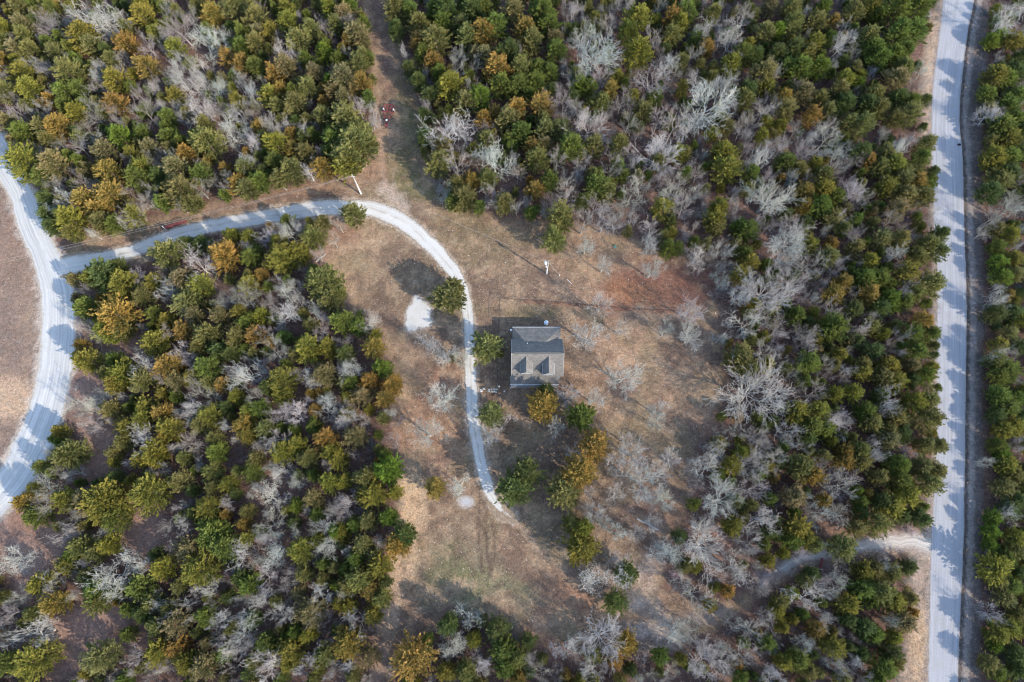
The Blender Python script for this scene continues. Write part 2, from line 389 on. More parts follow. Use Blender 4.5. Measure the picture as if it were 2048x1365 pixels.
W1 = fbm(gv, .12, 1); W2 = fbm(gv, .45, 2); W3 = fbm(gv, 1.3, 3, 3)
LITTER = np.array((.150, .098, .082)); DRY = np.array((.205, .152, .112)); STRAW = np.array((.32, .238, .16)); TURF = np.array((.125, .122, .062))
RUSTL = np.array((.215, .10, .062)); WHITE = np.array((.55, .53, .50)); SANDC = np.array((.40, .345, .30)); DUST = np.array((.27, .205, .165)); DARKL = np.array((.10, .07, .058)); GREY = np.array((.20, .18, .165))
tint = np.tile(LITTER, (len(gv), 1))
def lay(a, col):
    global tint
    a = np.clip(a, 0, 1)[:, None]; tint = tint*(1-a)+np.asarray(col)*a
def smooth(x, a, b): t = np.clip((x-a)/(b-a), 0, 1); return t*t*(3-2*t)
def blob(x, y, rx, ry, rot, col, al, ragged=.5, soft=.45):
    c, s = math.cos(R_(rot)), math.sin(R_(rot)); dx, dy = PXg-x, PYg-y
    d = np.hypot((dx*c+dy*s)/rx, (-dx*s+dy*c)/ry)+(W2-.5)*ragged*2
    lay(al*(1-smooth(d, 1-soft, 1+soft)), col)
def path(P, w, col, al, soft=4, ragged=5):
    d = dist_poly(gp, dense(P, 12), False)+(W3-.5)*ragged*2
    lay(al*(1-smooth(d, w-soft, w+soft)), col)
lay(smooth(W1, .42, .62)*.5, DARKL); lay(smooth(W2, .55, .75)*.45, (.19, .135, .115))
sd = sdist(gp, CLEAR)+(W2-.5)*26
lay(smooth(sd, -8, 10), DRY); lay(smooth(sd, 0, 14)*smooth(W2, .45, .68)*.55, STRAW); lay(smooth(sd, 0, 14)*smooth(W3, .5, .72)*.35, (.165, .115, .085))
lay(smooth(sd, 0, 14)*smooth(W1, .5, .68)*.5, (.205, .13, .10))
W4 = fbm(gv, .22, 21, 5); W5 = fbm(gv, .7, 22, 4)
lay(smooth(sd, 0, 14)*smooth(W4, .5, .64)*.6, (.135, .10, .078)); lay(smooth(sd, 0, 14)*smooth(W4, .46, .34)*.55, STRAW) if False else None
sf = sdist(gp, FIELD)+(W2-.5)*6
lay(smooth(sf, -3, 4), (.195, .15, .128)); lay(smooth(sf, -3, 4)*smooth(W2, .45, .7)*.5, (.27, .20, .15))
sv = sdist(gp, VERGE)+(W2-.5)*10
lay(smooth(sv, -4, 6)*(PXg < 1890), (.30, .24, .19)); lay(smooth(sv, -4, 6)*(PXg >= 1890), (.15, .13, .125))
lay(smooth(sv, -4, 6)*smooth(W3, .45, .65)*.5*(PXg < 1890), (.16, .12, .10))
for g in GLADES: blob(g[0], g[1], g[2]*1.05, g[3]*1.05, 0, (.26, .18, .15), .85)
for b_ in [  # patches of the yard
    (705, 500, 50, 58, -20, STRAW, .75), (760, 465, 50, 22, 15, STRAW, .55), (690, 570, 22, 60, -25, STRAW, .6), (850, 560, 80, 70, 0, (.20, .155, .10), .5),
    (800, 345, 34, 62, -28, TURF, .85), (822, 250, 22, 60, -12, TURF, .75), (810, 190, 18, 40, 0, TURF, .5), (850, 385, 40, 18, 25, TURF, .7),
    (768, 80, 16, 90, -6, (.17, .115, .10), .7), (752, 170, 12, 70, 3, STRAW, .6), (758, 290, 12, 60, 0, STRAW, .5), (745, 345, 45, 25, -20, (.30, .20, .14), .6),
    (915, 450, 60, 50, 35, (.19, .15, .09), .55), (980, 500, 70, 40, 30, (.20, .155, .10), .5), (1060, 470, 80, 25, 15, (.21, .15, .10), .5),
    (1180, 520, 90, 34, 22, (.33, .225, .15), .7), (1260, 500, 60, 22, 25, (.34, .24, .16), .7), (1110, 560, 60, 40, 10, (.25, .175, .125), .5),
    (1330, 572, 95, 48, 8, (.165, .098, .078), .9), (1268, 590, 52, 26, 15, (.25, .14, .085), .9), (1390, 560, 40, 40, 0, (.13, .078, .066), .8), (1310, 620, 70, 14, 4, (.36, .27, .20), .55), (1225, 600, 40, 30, 0, RUSTL, .5),
    (1060, 625, 70, 18, 2, TURF, .45), (1020, 612, 24, 12, 0, STRAW, .6), (1060, 600, 50, 12, 3, (.30, .21, .14), .4),
    (1240, 700, 70, 45, -30, (.31, .215, .15), .75), (1160, 690, 40, 60, 0, (.26, .18, .125), .5), (1170, 770, 40, 60, 20, (.31, .205, .13), .6), (1230, 850, 60, 40, 20, STRAW, .5), (1340, 740, 70, 50, 0, (.23, .165, .12), .5),
    (1390, 790, 40, 60, 0, (.27, .205, .14), .6), (1420, 850, 50, 25, 30, (.27, .165, .125), .7), (1290, 1010, 80, 50, 30, (.245, .165, .125), .6),
    (800, 780, 26, 70, 0, STRAW, .65), (830, 850, 34, 60, 0, (.30, .19, .125), .6), (880, 860, 40, 50, 0, (.285, .165, .10), .6), (860, 780, 40, 50, 0, (.21, .135, .10), .5), (900, 770, 30, 40, 0, (.24, .14, .10), .5), (890, 950, 40, 50, 0, (.24, .16, .12), .5),
    (825, 990, 26, 64, 0, (.44, .335, .225), .95), (815, 1080, 32, 84, 12, (.46, .345, .235), .95), (790, 1180, 22, 80, 10, (.38, .29, .21), .75), (780, 1230, 24, 50, 10, (.33, .25, .19), .7), (757, 1330, 14, 50, 5, (.30, .22, .175), .8),
    (920, 1130, 75, 65, 20, (.20, .178, .125), .75), (960, 1180, 85, 42, 15, (.155, .158, .09), .85), (1020, 1200, 60, 40, 30, (.185, .17, .115), .6), (930, 1060, 60, 60, 0, (.235, .18, .13), .6),
    (905, 1140, 44, 48, 0, (.12, .122, .068), .75), (1050, 1240, 90, 30, 25, (.18, .14, .11), .5), (900, 1180, 50, 16, -10, (.28, .20, .16), .5), (1000, 1210, 30, 24, 0, (.31, .225, .17), .45),
    (1100, 1130, 50, 24, 40, (.25, .18, .125), .5), (1150, 1200, 60, 20, 35, (.265, .155, .105), .7), (1060, 900, 60, 70, 0, (.16, .128, .098), .6), (1090, 1060, 60, 40, 30, (.16, .13, .095), .5), (1000, 700, 14, 90, 0, (.14, .105, .085), .6),
    (1300, 1140, 26, 70, 25, SANDC, .55), (1290, 1215, 50, 24, 20, SANDC, .75), (1310, 1270, 60, 26, 15, (.42, .365, .33), .8), (1350, 1245, 60, 18, -10, SANDC, .5), (1240, 1120, 40, 14, 25, (.36, .32, .28), .6), (1150, 1112, 40, 10, 20, (.36, .31, .26), .5), (1400, 1240, 60, 14, -15, (.33, .29, .26), .5),
    (1130, 1310, 60, 30, 20, (.245, .15, .12), .6), (1075, 1280, 40, 30, 0, (.26, .17, .13), .5),
    (300, 480, 90, 14, -14, (.16, .112, .09), .6), (210, 480, 50, 10, -10, (.285, .205, .15), .6), (450, 415, 100, 12, -12, (.26, .18, .135), .6), (620, 385, 60, 14, -8, (.25, .16, .11), .6), (560, 395, 50, 10, -8, (.165, .115, .09), .5), (690, 470, 30, 30, 0, (.22, .13, .10), .6),
    (20, 795, 48, 44, 0, (.40, .30, .215), .85), (60, 640, 16, 40, 0, (.29, .225, .175), .5), (5, 500, 50, 60, 0, (.205, .145, .115), .5), (80, 1010, 60, 50, -35, (.225, .135, .10), .6),
    (1640, 730, 30, 30, 0, (.22, .12, .085), .4), (1160, 330, 60, 40, 0, (.2, .115, .08), .5), (1480, 1000, 40, 30, 0, (.24, .155, .12), .5), (1680, 1060, 40, 24, 0, (.27, .18, .14), .6), (1450, 1090, 70, 40, 20, (.26, .175, .145), .6),
    (1858, 140, 9, 70, 8, (.42, .33, .25), .8), (1852, 250, 8, 60, 0, (.38, .29, .22), .7), (1866, 740, 5, 60, 0, (.42, .34, .26), .7), (1838, 1290, 18, 70, 5, (.42, .31, .20), .6), (1850, 1095, 24, 22, 0, (.46, .40, .35), .7), (1832, 1150, 16, 40, 0, (.34, .28, .24), .6),
    (820, 1340, 30, 40, 0, (.15, .10, .085), .5), (880, 1230, 40, 20, 0, (.155, .105, .09), .5), (1180, 600, 60, 20, 3, (.26, .18, .13), .5),
]: blob(*b_)
ins = smooth(sd, 0, 14)
lay(ins*smooth(W5, .52, .66)*.5, (.125, .09, .072)); lay(ins*smooth(1-W5, .55, .68)*.5, (.33, .25, .175)); lay(ins*smooth(1-W4, .55, .68)*.35, (.15, .135, .082))
blob(822, 655, 5, 5, 0, (.22, .14, .10), .9, .2, .3)
blob(1330, 572, 95, 46, 8, (.165, .09, .068), .8); blob(1268, 588, 48, 22, 15, (.25, .135, .08), .7); blob(1225, 605, 40, 16, 5, (.23, .12, .075), .5)
# leaves caught along the old fence line, wheel marks, trodden lines
path([(1050, 603), (1120, 607), (1200, 614), (1280, 621), (1370, 624)], 3.0, (.17, .085, .06), .75, 3, 3)
for off in (-9, 5): path([(972+off, 990), (966+off, 1040), (968+off, 1090), (975+off, 1150)], 3.2, (.10, .074, .06), .85, 2.5, 4)
path([(985, 1040), (990, 1090), (982, 1150)], 2.8, (.11, .082, .066), .7, 2.5, 4)
path([(1030, 1040), (1060, 1075), (1090, 1110), (1130, 1140)], 5, (.33, .265, .20), .6, 4, 6); path([(1060, 1065), (1085, 1100), (1100, 1125)], 2.5, (.13, .10, .085), .6, 3, 3)
path([(1210, 735), (1180, 760), (1150, 750)], 3, (.30, .22, .17), .5); path([(760, 240), (764, 300), (770, 360), (790, 400)], 3, (.33, .24, .19), .6); path([(777, 240), (781, 300), (787, 360)], 2.5, (.30, .225, .18), .45)
path([(1372, 960), (1378, 920), (1385, 1020)], 3, (.32, .26, .22), .5)
path([(690, 490), (665, 530), (680, 585), (720, 630)], 8, STRAW, .5, 6, 8); path([(700, 505), (682, 535), (700, 580)], 3, (.22, .16, .11), .4)
path([(808, 415), (790, 395), (770, 380)], 14, (.40, .34, .29), .6, 8, 12)
# gravel spilling past the lanes
def spill(L, Rr, w, col, al):
    poly = np.r_[L[::3], Rr[::-3]]; m = (np.abs(gv[:, 0]) < 200) & (np.abs(gv[:, 1]) < 200)
    d = np.full(len(gv), -99.); d[m] = sdist(gv[m], poly); lay(al*smooth(d+(W3-.5)*w*2.2, -w, w*.3), col)
spill(wl_, wr_, 1.0, (.42, .385, .35), .8); spill(dl_, dr_, .55, (.42, .37, .31), .75); spill(el_, er_, .9, (.30, .275, .265), .7); spill(sl_, sr_, 1.2, (.36, .31, .27), .8)
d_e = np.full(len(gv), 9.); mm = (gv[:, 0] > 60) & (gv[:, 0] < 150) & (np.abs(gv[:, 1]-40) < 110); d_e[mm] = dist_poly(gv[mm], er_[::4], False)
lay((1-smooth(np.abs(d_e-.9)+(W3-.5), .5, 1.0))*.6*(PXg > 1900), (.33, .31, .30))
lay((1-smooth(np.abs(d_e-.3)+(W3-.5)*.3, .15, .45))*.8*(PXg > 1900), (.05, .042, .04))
PAD = [(829, 588), (838, 592), (845, 600), (856, 607), (864, 617), (862, 634), (866, 643), (860, 654), (846, 658), (836, 656), (832, 664), (822, 666), (812, 661), (809, 650), (812, 640), (811, 628), (815, 614), (824, 606)]
ASHP = [(918, 996), (926, 992), (938, 993), (946, 998), (949, 1006), (944, 1013), (932, 1016), (921, 1013), (916, 1005)]
sdp = sdist(gp, PAD)+(W3-.5)*7; lay(smooth(sdp, -4, 3), WHITE*.8); sda = sdist(gp, ASHP)+(W3-.5)*9; lay(smooth(sda, -6, 4)*.7, (.42, .395, .37))
tint *= np.array((.88, .835, .78))*(.9+.2*fbm(gv, .05, 9))[:, None]
nxg, nyg = len(gx), len(gy)
ii = np.arange(nyg-1)[:, None]*nxg+np.arange(nxg-1)[None]
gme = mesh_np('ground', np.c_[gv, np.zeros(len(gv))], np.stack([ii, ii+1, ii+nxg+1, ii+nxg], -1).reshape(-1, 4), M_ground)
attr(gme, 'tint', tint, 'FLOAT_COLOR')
tag(link('ground', gme), 'brown leaf litter and dry grass ground under the woods and yard', 'ground', kind='structure')
def ground_tint(x, y):
    i = np.clip(np.searchsorted(gx, x), 0, nxg-1); j = np.clip(np.searchsorted(gy, y), 0, nyg-1)
    return tint.reshape(nyg, nxg, 3)[j, i]

# ------------------------------------------------------------------ roads and lanes
tag(link('gravel_road', lane_mesh('gravel_road', wl_, wr_, .008, M_gravel, 14, .25)), 'wide white gravel road curving beside the open brown field', 'road', kind='structure')
tag(link('paved_road', lane_mesh('paved_road', el_, er_, .008, M_road, 14, .05)), 'straight pale grey road striped with tree shadows', 'road', kind='structure')
tag(link('driveway', lane_mesh('driveway', dl_, dr_, .012, M_drive, 8, .14, 7.5)), 'white gravel driveway bending past the grey house', 'driveway', kind='structure')
tag(link('sandy_track', lane_mesh('sandy_track', sl_, sr_, .004, M_sand, 8, .4, 5)), 'pale washed sandy track leaving the paved road', 'track', kind='structure')
def patch(name, P, z, mat, label):
    c = at_arr(P); o = c.mean(0); ring = dense(np.r_[c, c[:1]], .2)[:-1]-o; an = np.arctan2(ring[:, 1], ring[:, 0]); od = np.argsort(an); n = 90
    th = -math.pi+np.arange(n)*2*math.pi/n; rad = np.interp(th, an[od], np.hypot(*ring.T)[od], period=2*math.pi)*rng.normal(1, .025, n)
    ring = o+np.c_[np.cos(th), np.sin(th)]*rad[:, None]
    Vs = [np.r_[o, z]]; Fq = []; us = [(.5, 0, 0)]
    for k, f in enumerate((.35, .7, .88, 1.0)):
        for p in ring: q = o+(p-o)*f; Vs.append(np.r_[q, z]); us.append((.5*(1-f), 0, 0))
    tri = [(0, 1+i, 1+(i+1) % n) for i in range(n)]
    for k in range(3): Fq += [(1+k*n+i, 1+(k+1)*n+i, 1+(k+1)*n+(i+1) % n, 1+k*n+(i+1) % n) for i in range(n)]
    me = mesh_np(name, Vs, [np.array(tri), np.array(Fq)], mat)
    if me.polygons[0].normal.z < 0: me.flip_normals()
    attr(me, 'lane', us, 'FLOAT_VECTOR')
    return tag(link(name, me), label, 'gravel', kind='structure')
patch('gravel_pad', PAD, .006, gravel_mat('pad_gravel', (.45, .425, .385), (.27, .21, .155), .08, .08, .8, 0), 'white gravel parking pad in the loop of the driveway')
patch('ash_patch', ASHP, .006, gravel_mat('burnt_ash', (.36, .345, .34), (.30, .25, .21), .2, .32), 'pale round ash patch beside the driveway end')

# ------------------------------------------------------------------ tree meshes
def cedar_mesh(seed, H=7.0, Rm=2.2, loose=.0, nb=120):
    r = np.random.default_rng(seed); cen = []; drs = []; tips = []; ln = []; wd = []; sp = []
    lob2 = r.uniform(.72, 1.22, (9, 7)); lob = r.uniform(.85, 1.15, 9); ph = r.uniform(0, 6.28)
    for i in range(nb):
        t = (i+.5)/nb; t = t**.85
        z0 = .5+(H-.9)*t
        prof = (min(1, (t+.12)/.3))**.6*(1-t**1.7)**.8
        az = i*2.39996+r.normal(0, .3)
        k = ((az+ph) % 6.2832)/6.2832*9; ki = int(k) % 9; lobe = lob[ki]*(1-(k % 1))+lob[(ki+1) % 9]*(k % 1)
        Rr = Rm*prof*lobe*lob2[ki, int(t*6.99)]*r.uniform(.88, 1.10)+.15
        up = r.uniform(.15, .6)+t*.9
        d = np.array((math.cos(az), math.sin(az), up)); d /= np.linalg.norm(d)
        L = Rr/max(.25, math.hypot(d[0], d[1])); L = min(L, Rr*1.5+.3)
        base = np.array((0, 0, z0))
        ns = int(10+12*prof); bs = r.uniform(0, 1)
        side = np.cross(d, (0, 0, 1)); side /= np.linalg.norm(side)+1e-9; upv = np.cross(side, d)
        for s in range(ns):
            f = r.uniform(.12, 1.0)**.62
            w = .30*(1-f)**.7+.07
            off = r.normal(0, w*.62)
            p = base+d*L*f+side*off+upv*r.normal(0, w*.42)
            sd_ = d+side*(off*1.1+r.normal(0, .32))+upv*r.normal(.12, .3)
            sd_ /= np.linalg.norm(sd_)
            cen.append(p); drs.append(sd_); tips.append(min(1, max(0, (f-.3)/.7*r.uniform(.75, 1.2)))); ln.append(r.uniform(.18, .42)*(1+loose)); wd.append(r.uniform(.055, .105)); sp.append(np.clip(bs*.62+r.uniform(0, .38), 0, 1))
    cen, drs, tips, ln, wd, sp = map(np.array, (cen, drs, tips, ln, wd, sp)); n = len(cen)
    a = np.cross(drs, r.normal(0, 1, (n, 3))); a /= np.linalg.norm(a, axis=1)[:, None]; b = np.cross(drs, a)
    V = []; T = []; Q = []
    for ax in (a, b):
        root = cen-drs*(ln*.35)[:, None]; tip = cen+drs*(ln*.65)[:, None]; mid = cen+drs*(ln*.05)[:, None]
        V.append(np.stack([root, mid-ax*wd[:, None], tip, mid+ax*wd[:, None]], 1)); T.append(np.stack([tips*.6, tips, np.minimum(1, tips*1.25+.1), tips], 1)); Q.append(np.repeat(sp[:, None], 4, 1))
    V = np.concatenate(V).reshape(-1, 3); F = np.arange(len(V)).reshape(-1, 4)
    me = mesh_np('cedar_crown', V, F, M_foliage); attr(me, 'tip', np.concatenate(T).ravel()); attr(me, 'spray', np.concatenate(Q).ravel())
    tk = MB().tube([(0, 0, -.1), (.04, .02, H*.3), (0, .05, H*.6), (0, 0, H*.88)], [.17, .13, .08, .02], 6)
    return tk.mesh('cedar_trunk', M_bark), me
def bare_mesh(seed, kind, H=8.0, Rm=3.4):
    r = np.random.default_rng(seed); lines = []
    def unit(v): return v/np.linalg.norm(v)
    def grow(p, d, L, rad, lev, P):
        n = P['n'][lev]; pts = [p]; rs = [rad]; d = unit(d); kids = []
        for i in range(n):
            d = unit(d+r.normal(0, P['kink'][lev], 3)+np.array((0, 0, P['up'][lev])))
            p = p+d*L/n; pts.append(p); rs.append(max(P['min'], rad*(1-(i+1)/n*P['tap'])))
            kids.append((p, d, rs[-1], (i+1)/n))
        lines.append((lev, pts, rs))
        if lev+1 >= P['lev']: return
        nk = P['kids'][lev]
        for j in range(nk):
            f = P['from'][lev]+(1-P['from'][lev])*(j+r.uniform(.1, .9))/nk
            q = kids[min(n-1, int(f*n))]
            az = r.uniform(0, 6.28) if lev == 0 else None
            ax = unit(np.cross(q[1], r.normal(0, 1, 3)))
            if lev == 0:
                az = 6.2832*j/nk+r.normal(0, .35); ax = np.array((math.cos(az), math.sin(az), 0))
            spread = P['spread'][lev]*r.uniform(.7, 1.3)
            nd = unit(q[1]*math.cos(spread)+ax*math.sin(spread))
            grow(q[0], nd, L*P['len'][lev]*r.uniform(.65, 1.15), q[2]*P['rad'][lev], lev+1, P)
    if kind == 'w':
        P = dict(n=[4, 7, 6, 5, 3], kink=[.10, .24, .30, .34, .35], up=[.05, .03, .04, .05, .05], tap=.78, min=.0125, lev=5, kids=[7, 7, 6, 3], spread=[.95, .8, .75, .7], len=[1.4, .66, .62, .55], rad=[.74, .72, .68, .66])
        P['from'] = [.55, .2, .2, .25]
        grow(np.array((0, 0, -.1)), np.array((r.normal(0, .08), r.normal(0, .08), 1)), H*.36, .25, 0, P)
    elif kind == 'f':
        P = dict(n=[6, 6, 4, 3, 2], kink=[.05, .10, .14, .18, .2], up=[.03, .07, .06, .05, .05], tap=.85, min=.011, lev=5, kids=[13, 6, 4, 2], spread=[.85, .62, .6, .6], len=[.54, .52, .55, .55], rad=[.48, .62, .62, .66])
        P['from'] = [.28, .22, .2, .2]
        grow(np.array((0, 0, -.1)), np.array((r.normal(0, .04), r.normal(0, .04), 1)), H*.74, .17, 0, P)
    elif kind == 'y':
        P = dict(n=[5, 8, 6, 4, 3], kink=[.08, .10, .14, .18, .22], up=[.05, .05, .05, .05, .05], tap=.84, min=.0105, lev=5, kids=[13, 8, 5, 3], spread=[.98, .66, .62, .6], len=[.98, .58, .56, .55], rad=[.6, .66, .64, .66])
        P['from'] = [.35, .15, .2, .2]
        grow(np.array((0, 0, -.1)), np.array((r.normal(0, .06), r.normal(0, .06), 1)), H*.5, .22, 0, P)
    else:  # shrub: several thin stems from the ground
        P = dict(n=[4, 3, 2], kink=[.12, .2, .25], up=[.06, .05, .05], tap=.8, min=.011, lev=3, kids=[7, 4], spread=[.6, .7], len=[.5, .55], rad=[.6, .7]); P['from'] = [.2, .2]
        for k in range(7):
            az = r.uniform(0, 6.28); grow(np.array((0, 0, 0.)), np.array((math.cos(az)*.8, math.sin(az)*.8, 1)), H*.6*r.uniform(.6, 1), .028, 0, P)
    allp = np.array([q for _, p, _ in lines for q in p]); sc = Rm/np.percentile(np.hypot(allp[:, 0], allp[:, 1]), 97); zs = H/allp[:, 2].max()
    def tubes(sel, k):
        V = []; F = []
        for lev, pts, rs in lines:
            if lev not in sel: continue
            pts = np.array(pts)*np.array((sc, sc, zs)); n0 = sum(len(v) for v in V); m = len(pts)
            d = np.gradient(pts, axis=0); d /= np.linalg.norm(d, axis=1)[:, None]+1e-9
            a = np.cross(d, (.31, .17, .93)); a /= np.linalg.norm(a, axis=1)[:, None]+1e-9; b = np.cross(d, a)
            th = np.arange(k)*2*math.pi/k
            ring = pts[:, None]+(a[:, None]*np.cos(th)[None, :, None]+b[:, None]*np.sin(th)[None, :, None])*np.array(rs)[:, None, None]
            V.append(ring.reshape(-1, 3))
            i = n0+np.arange(m-1)[:, None]*k+np.arange(k)[None]; j = n0+np.arange(m-1)[:, None]*k+(np.arange(k)[None]+1) % k
            F.append(np.stack([i, j, j+k, i+k], -1).reshape(-1, 4))
        return np.concatenate(V), np.concatenate(F)
    if kind == 's':
        v, f = tubes((0, 1, 2), 3); return None, mesh_np('shrub_stems', v, f, M_bark)
    v, f = tubes((0,) if kind == 'f' else (0, 1), 6); t = mesh_np('bare_trunk', v, f, M_bark, True)
    v, f = tubes((1, 2, 3, 4) if kind == 'f' else (2, 3, 4), 3); c = mesh_np('bare_crown', v, f, M_bark)
    return t, c
CED = [cedar_mesh(100+i, 7.0*random.uniform(.9, 1.12), 2.2, loose=random.uniform(-.1, .25), nb=random.choice((185, 200, 220))) for i in range(10)]
BW = [bare_mesh(200+i, 'w') for i in range(8)]
BF = [bare_mesh(300+i, 'f', 8.0, 2.7) for i in range(7)]
BY = [bare_mesh(350+i, 'y', 8.0, 3.0) for i in range(6)]
SHR = [bare_mesh(400+i, 's', 1.6, 1.1)[1] for i in range(4)]

# ------------------------------------------------------------------ trees read off the photograph: x y r colour, in each view's own points
def exec_lists(V):
    s, z = 4.876, 2.9257
    V.append((0, 0, s, "60 300 90 y;40 400 80 o;230 260 80 b;250 360 80 o;160 470 90 b;300 490 100 o;30 570 60 r;230 710 115 y;300 880 115 y;60 890 100 o;480 430 70 g;560 540 80 o;820 360 140 y;900 450 100 o;1230 270 65 g;1230 430 105 r;1520 330 80 y;1710 470 95 y;1440 660 110 r;1130 790 115 y;690 740 130 o;640 900 105 g;800 890 85 g;490 970 65 r;640 1040 80 g;740 1100 85 y;1130 1010 115 r;960 1010 60 o;570 1240 120 r;420 1260 90 o;230 1290 100 g;90 1190 90 b;1170 1330 120 l;1390 1290 70 g;1640 1150 80 g;1720 950 80 y;1380 60 95 y;1400 170 110 y;510 80 65 g;570 60 50 r;180 60 90 o;1930 70 80 o;2030 160 60 r;1620 1250 60 g;2000 1230 90 o;1680 1330 80 g;1040 500 70 d;320 40 60 g;590 370 60 g;780 640 60 d;1100 590 70 o;1290 860 60 g",
     "880 130 235 w;400 240 130 f;490 640 115 f;950 620 105 w;920 710 90 w;1160 650 80 f;1320 870 85 f;1490 830 95 w;880 1090 135 f;120 1040 120 f;400 1050 115 f;1420 1090 140 f;1090 1110 80 f;1700 690 140 w;1880 810 150 w;1920 1050 170 w;1420 410 130 f;1670 350 90 f;1740 250 180 f;1950 360 150 w;250 580 80 f;620 580 65 f;1830 140 90 f;1160 160 85 w;1050 350 75 f;480 880 55 f;30 680 70 f;960 860 90 f;1210 560 80 f;920 1310 90 f;1600 100 70 f;640 250 70 f;450 1240 60 f"))
    V.append((380, 0, s, "230 140 95 r;440 80 130 o;60 60 90 o;650 180 110 o;950 100 95 y;960 230 100 y;790 300 90 y;520 340 90 g;660 320 80 b;1370 100 90 y;1550 50 90 l;1240 30 70 o;1140 160 55 g;1430 250 90 o;1180 290 85 o;1620 330 110 b;1540 390 70 r;1680 400 80 b;1310 510 85 l;1050 400 110 o;640 440 90 o;500 460 90 g;360 560 80 r;510 620 90 r;650 660 95 g;930 670 125 b;830 740 95 r;1120 590 80 g;1450 580 75 g;1640 640 95 o;1730 560 60 g;1220 730 95 b;1460 730 90 b;1370 800 70 l;1640 780 65 r;890 880 80 r;1150 860 105 o;780 930 95 y;850 1030 85 o;1030 1020 105 o;1010 900 70 g;1300 1020 60 r;1410 920 100 b;1500 980 90 b;1600 880 80 b;1740 970 70 g;1310 1140 105 o;1500 1110 85 o;1400 1290 85 g;1600 1240 105 o;1700 1300 85 o;480 1000 75 y;680 1240 75 r;990 1310 60 r;130 1250 85 o;60 1330 70 g;1150 1180 60 o;1210 1320 60 g;700 720 60 g;310 1000 50 g;840 100 60 g",
     "190 370 185 w;880 470 120 w;1640 1030 95 w;60 580 100 w;240 850 130 w;60 800 130 w;570 860 120 w;430 1040 130 w;330 1210 160 w;520 1230 105 w;760 1170 110 w;920 1160 100 w;1130 1210 110 w;120 1030 130 w;1530 170 85 f;1340 270 75 f;660 40 60 f;1030 570 65 w;1540 520 60 f;850 1290 60 w"))
    V.append((0, 250, s, "1190 150 125 l;250 370 165 y;540 390 125 b;420 500 100 g;1030 270 120 b;1470 240 85 b;1300 300 65 y;1830 290 90 r;1640 130 75 g;1770 170 75 g;1950 180 105 o;2030 330 45 r;1720 430 120 b;1400 420 105 y;1350 530 115 g;1080 460 125 r;870 420 60 b;820 490 55 b;1090 690 135 r;830 740 120 r;950 830 110 r;680 920 145 y;1010 950 110 o;1130 970 90 g;1320 890 90 y;1770 640 145 o;1850 760 100 o;1960 500 95 g;1590 750 85 g;1560 520 80 d;460 730 85 d;470 880 85 d;520 1000 85 d;700 1050 85 o;1700 580 75 o;2000 420 60 o;150 180 65 b;480 150 85 o;210 150 75 g",
     "730 190 130 f;940 90 95 f;640 690 120 w;800 600 95 f;540 820 95 w;1230 330 85 f;1420 610 65 w;1420 720 115 f;1290 810 120 f;1740 770 60 w;1160 940 65 w;1670 280 75 w;370 240 90 f;150 250 80 f;1240 640 70 f;1960 380 55 f;870 1030 60 w;1930 610 95 f;480 570 55 f;1300 940 50 w;1420 330 70 f"))
    V.append((380, 250, s, "180 180 140 o;220 330 75 r;340 420 60 r;140 480 115 g;540 430 110 o;470 580 95 r;560 620 110 o;680 560 100 g;850 190 110 y;980 90 60 r;1010 230 85 r;830 370 100 g;1000 450 125 o;880 520 85 o;840 550 60 b;1130 280 90 o;1390 160 115 g;1620 110 120 o;1640 250 95 b;1510 360 140 y;1290 420 105 r;1350 280 60 g;340 680 60 g;60 750 70 o;720 450 75 d;1740 170 90 o;1200 80 60 g;1590 880 112 o S;120 1160 90 d;410 1080 80 y;580 1090 75 y;370 1240 115 r;870 1150 85 y;910 1270 120 y;1200 1100 115 o;1300 950 75 o;1070 1230 85 y;590 1290 100 g;660 1230 60 g;250 1240 70 o",
     "590 170 120 w;540 320 120 w;1140 430 110 w;330 570 90 f;380 480 60 f;130 370 50 f;1440 960 90 f;740 1060 110 w;960 1030 140 w;1070 980 100 w;240 1150 80 f;560 1190 80 w;1230 1240 85 f;1380 1110 70 f;820 820 40 f"))
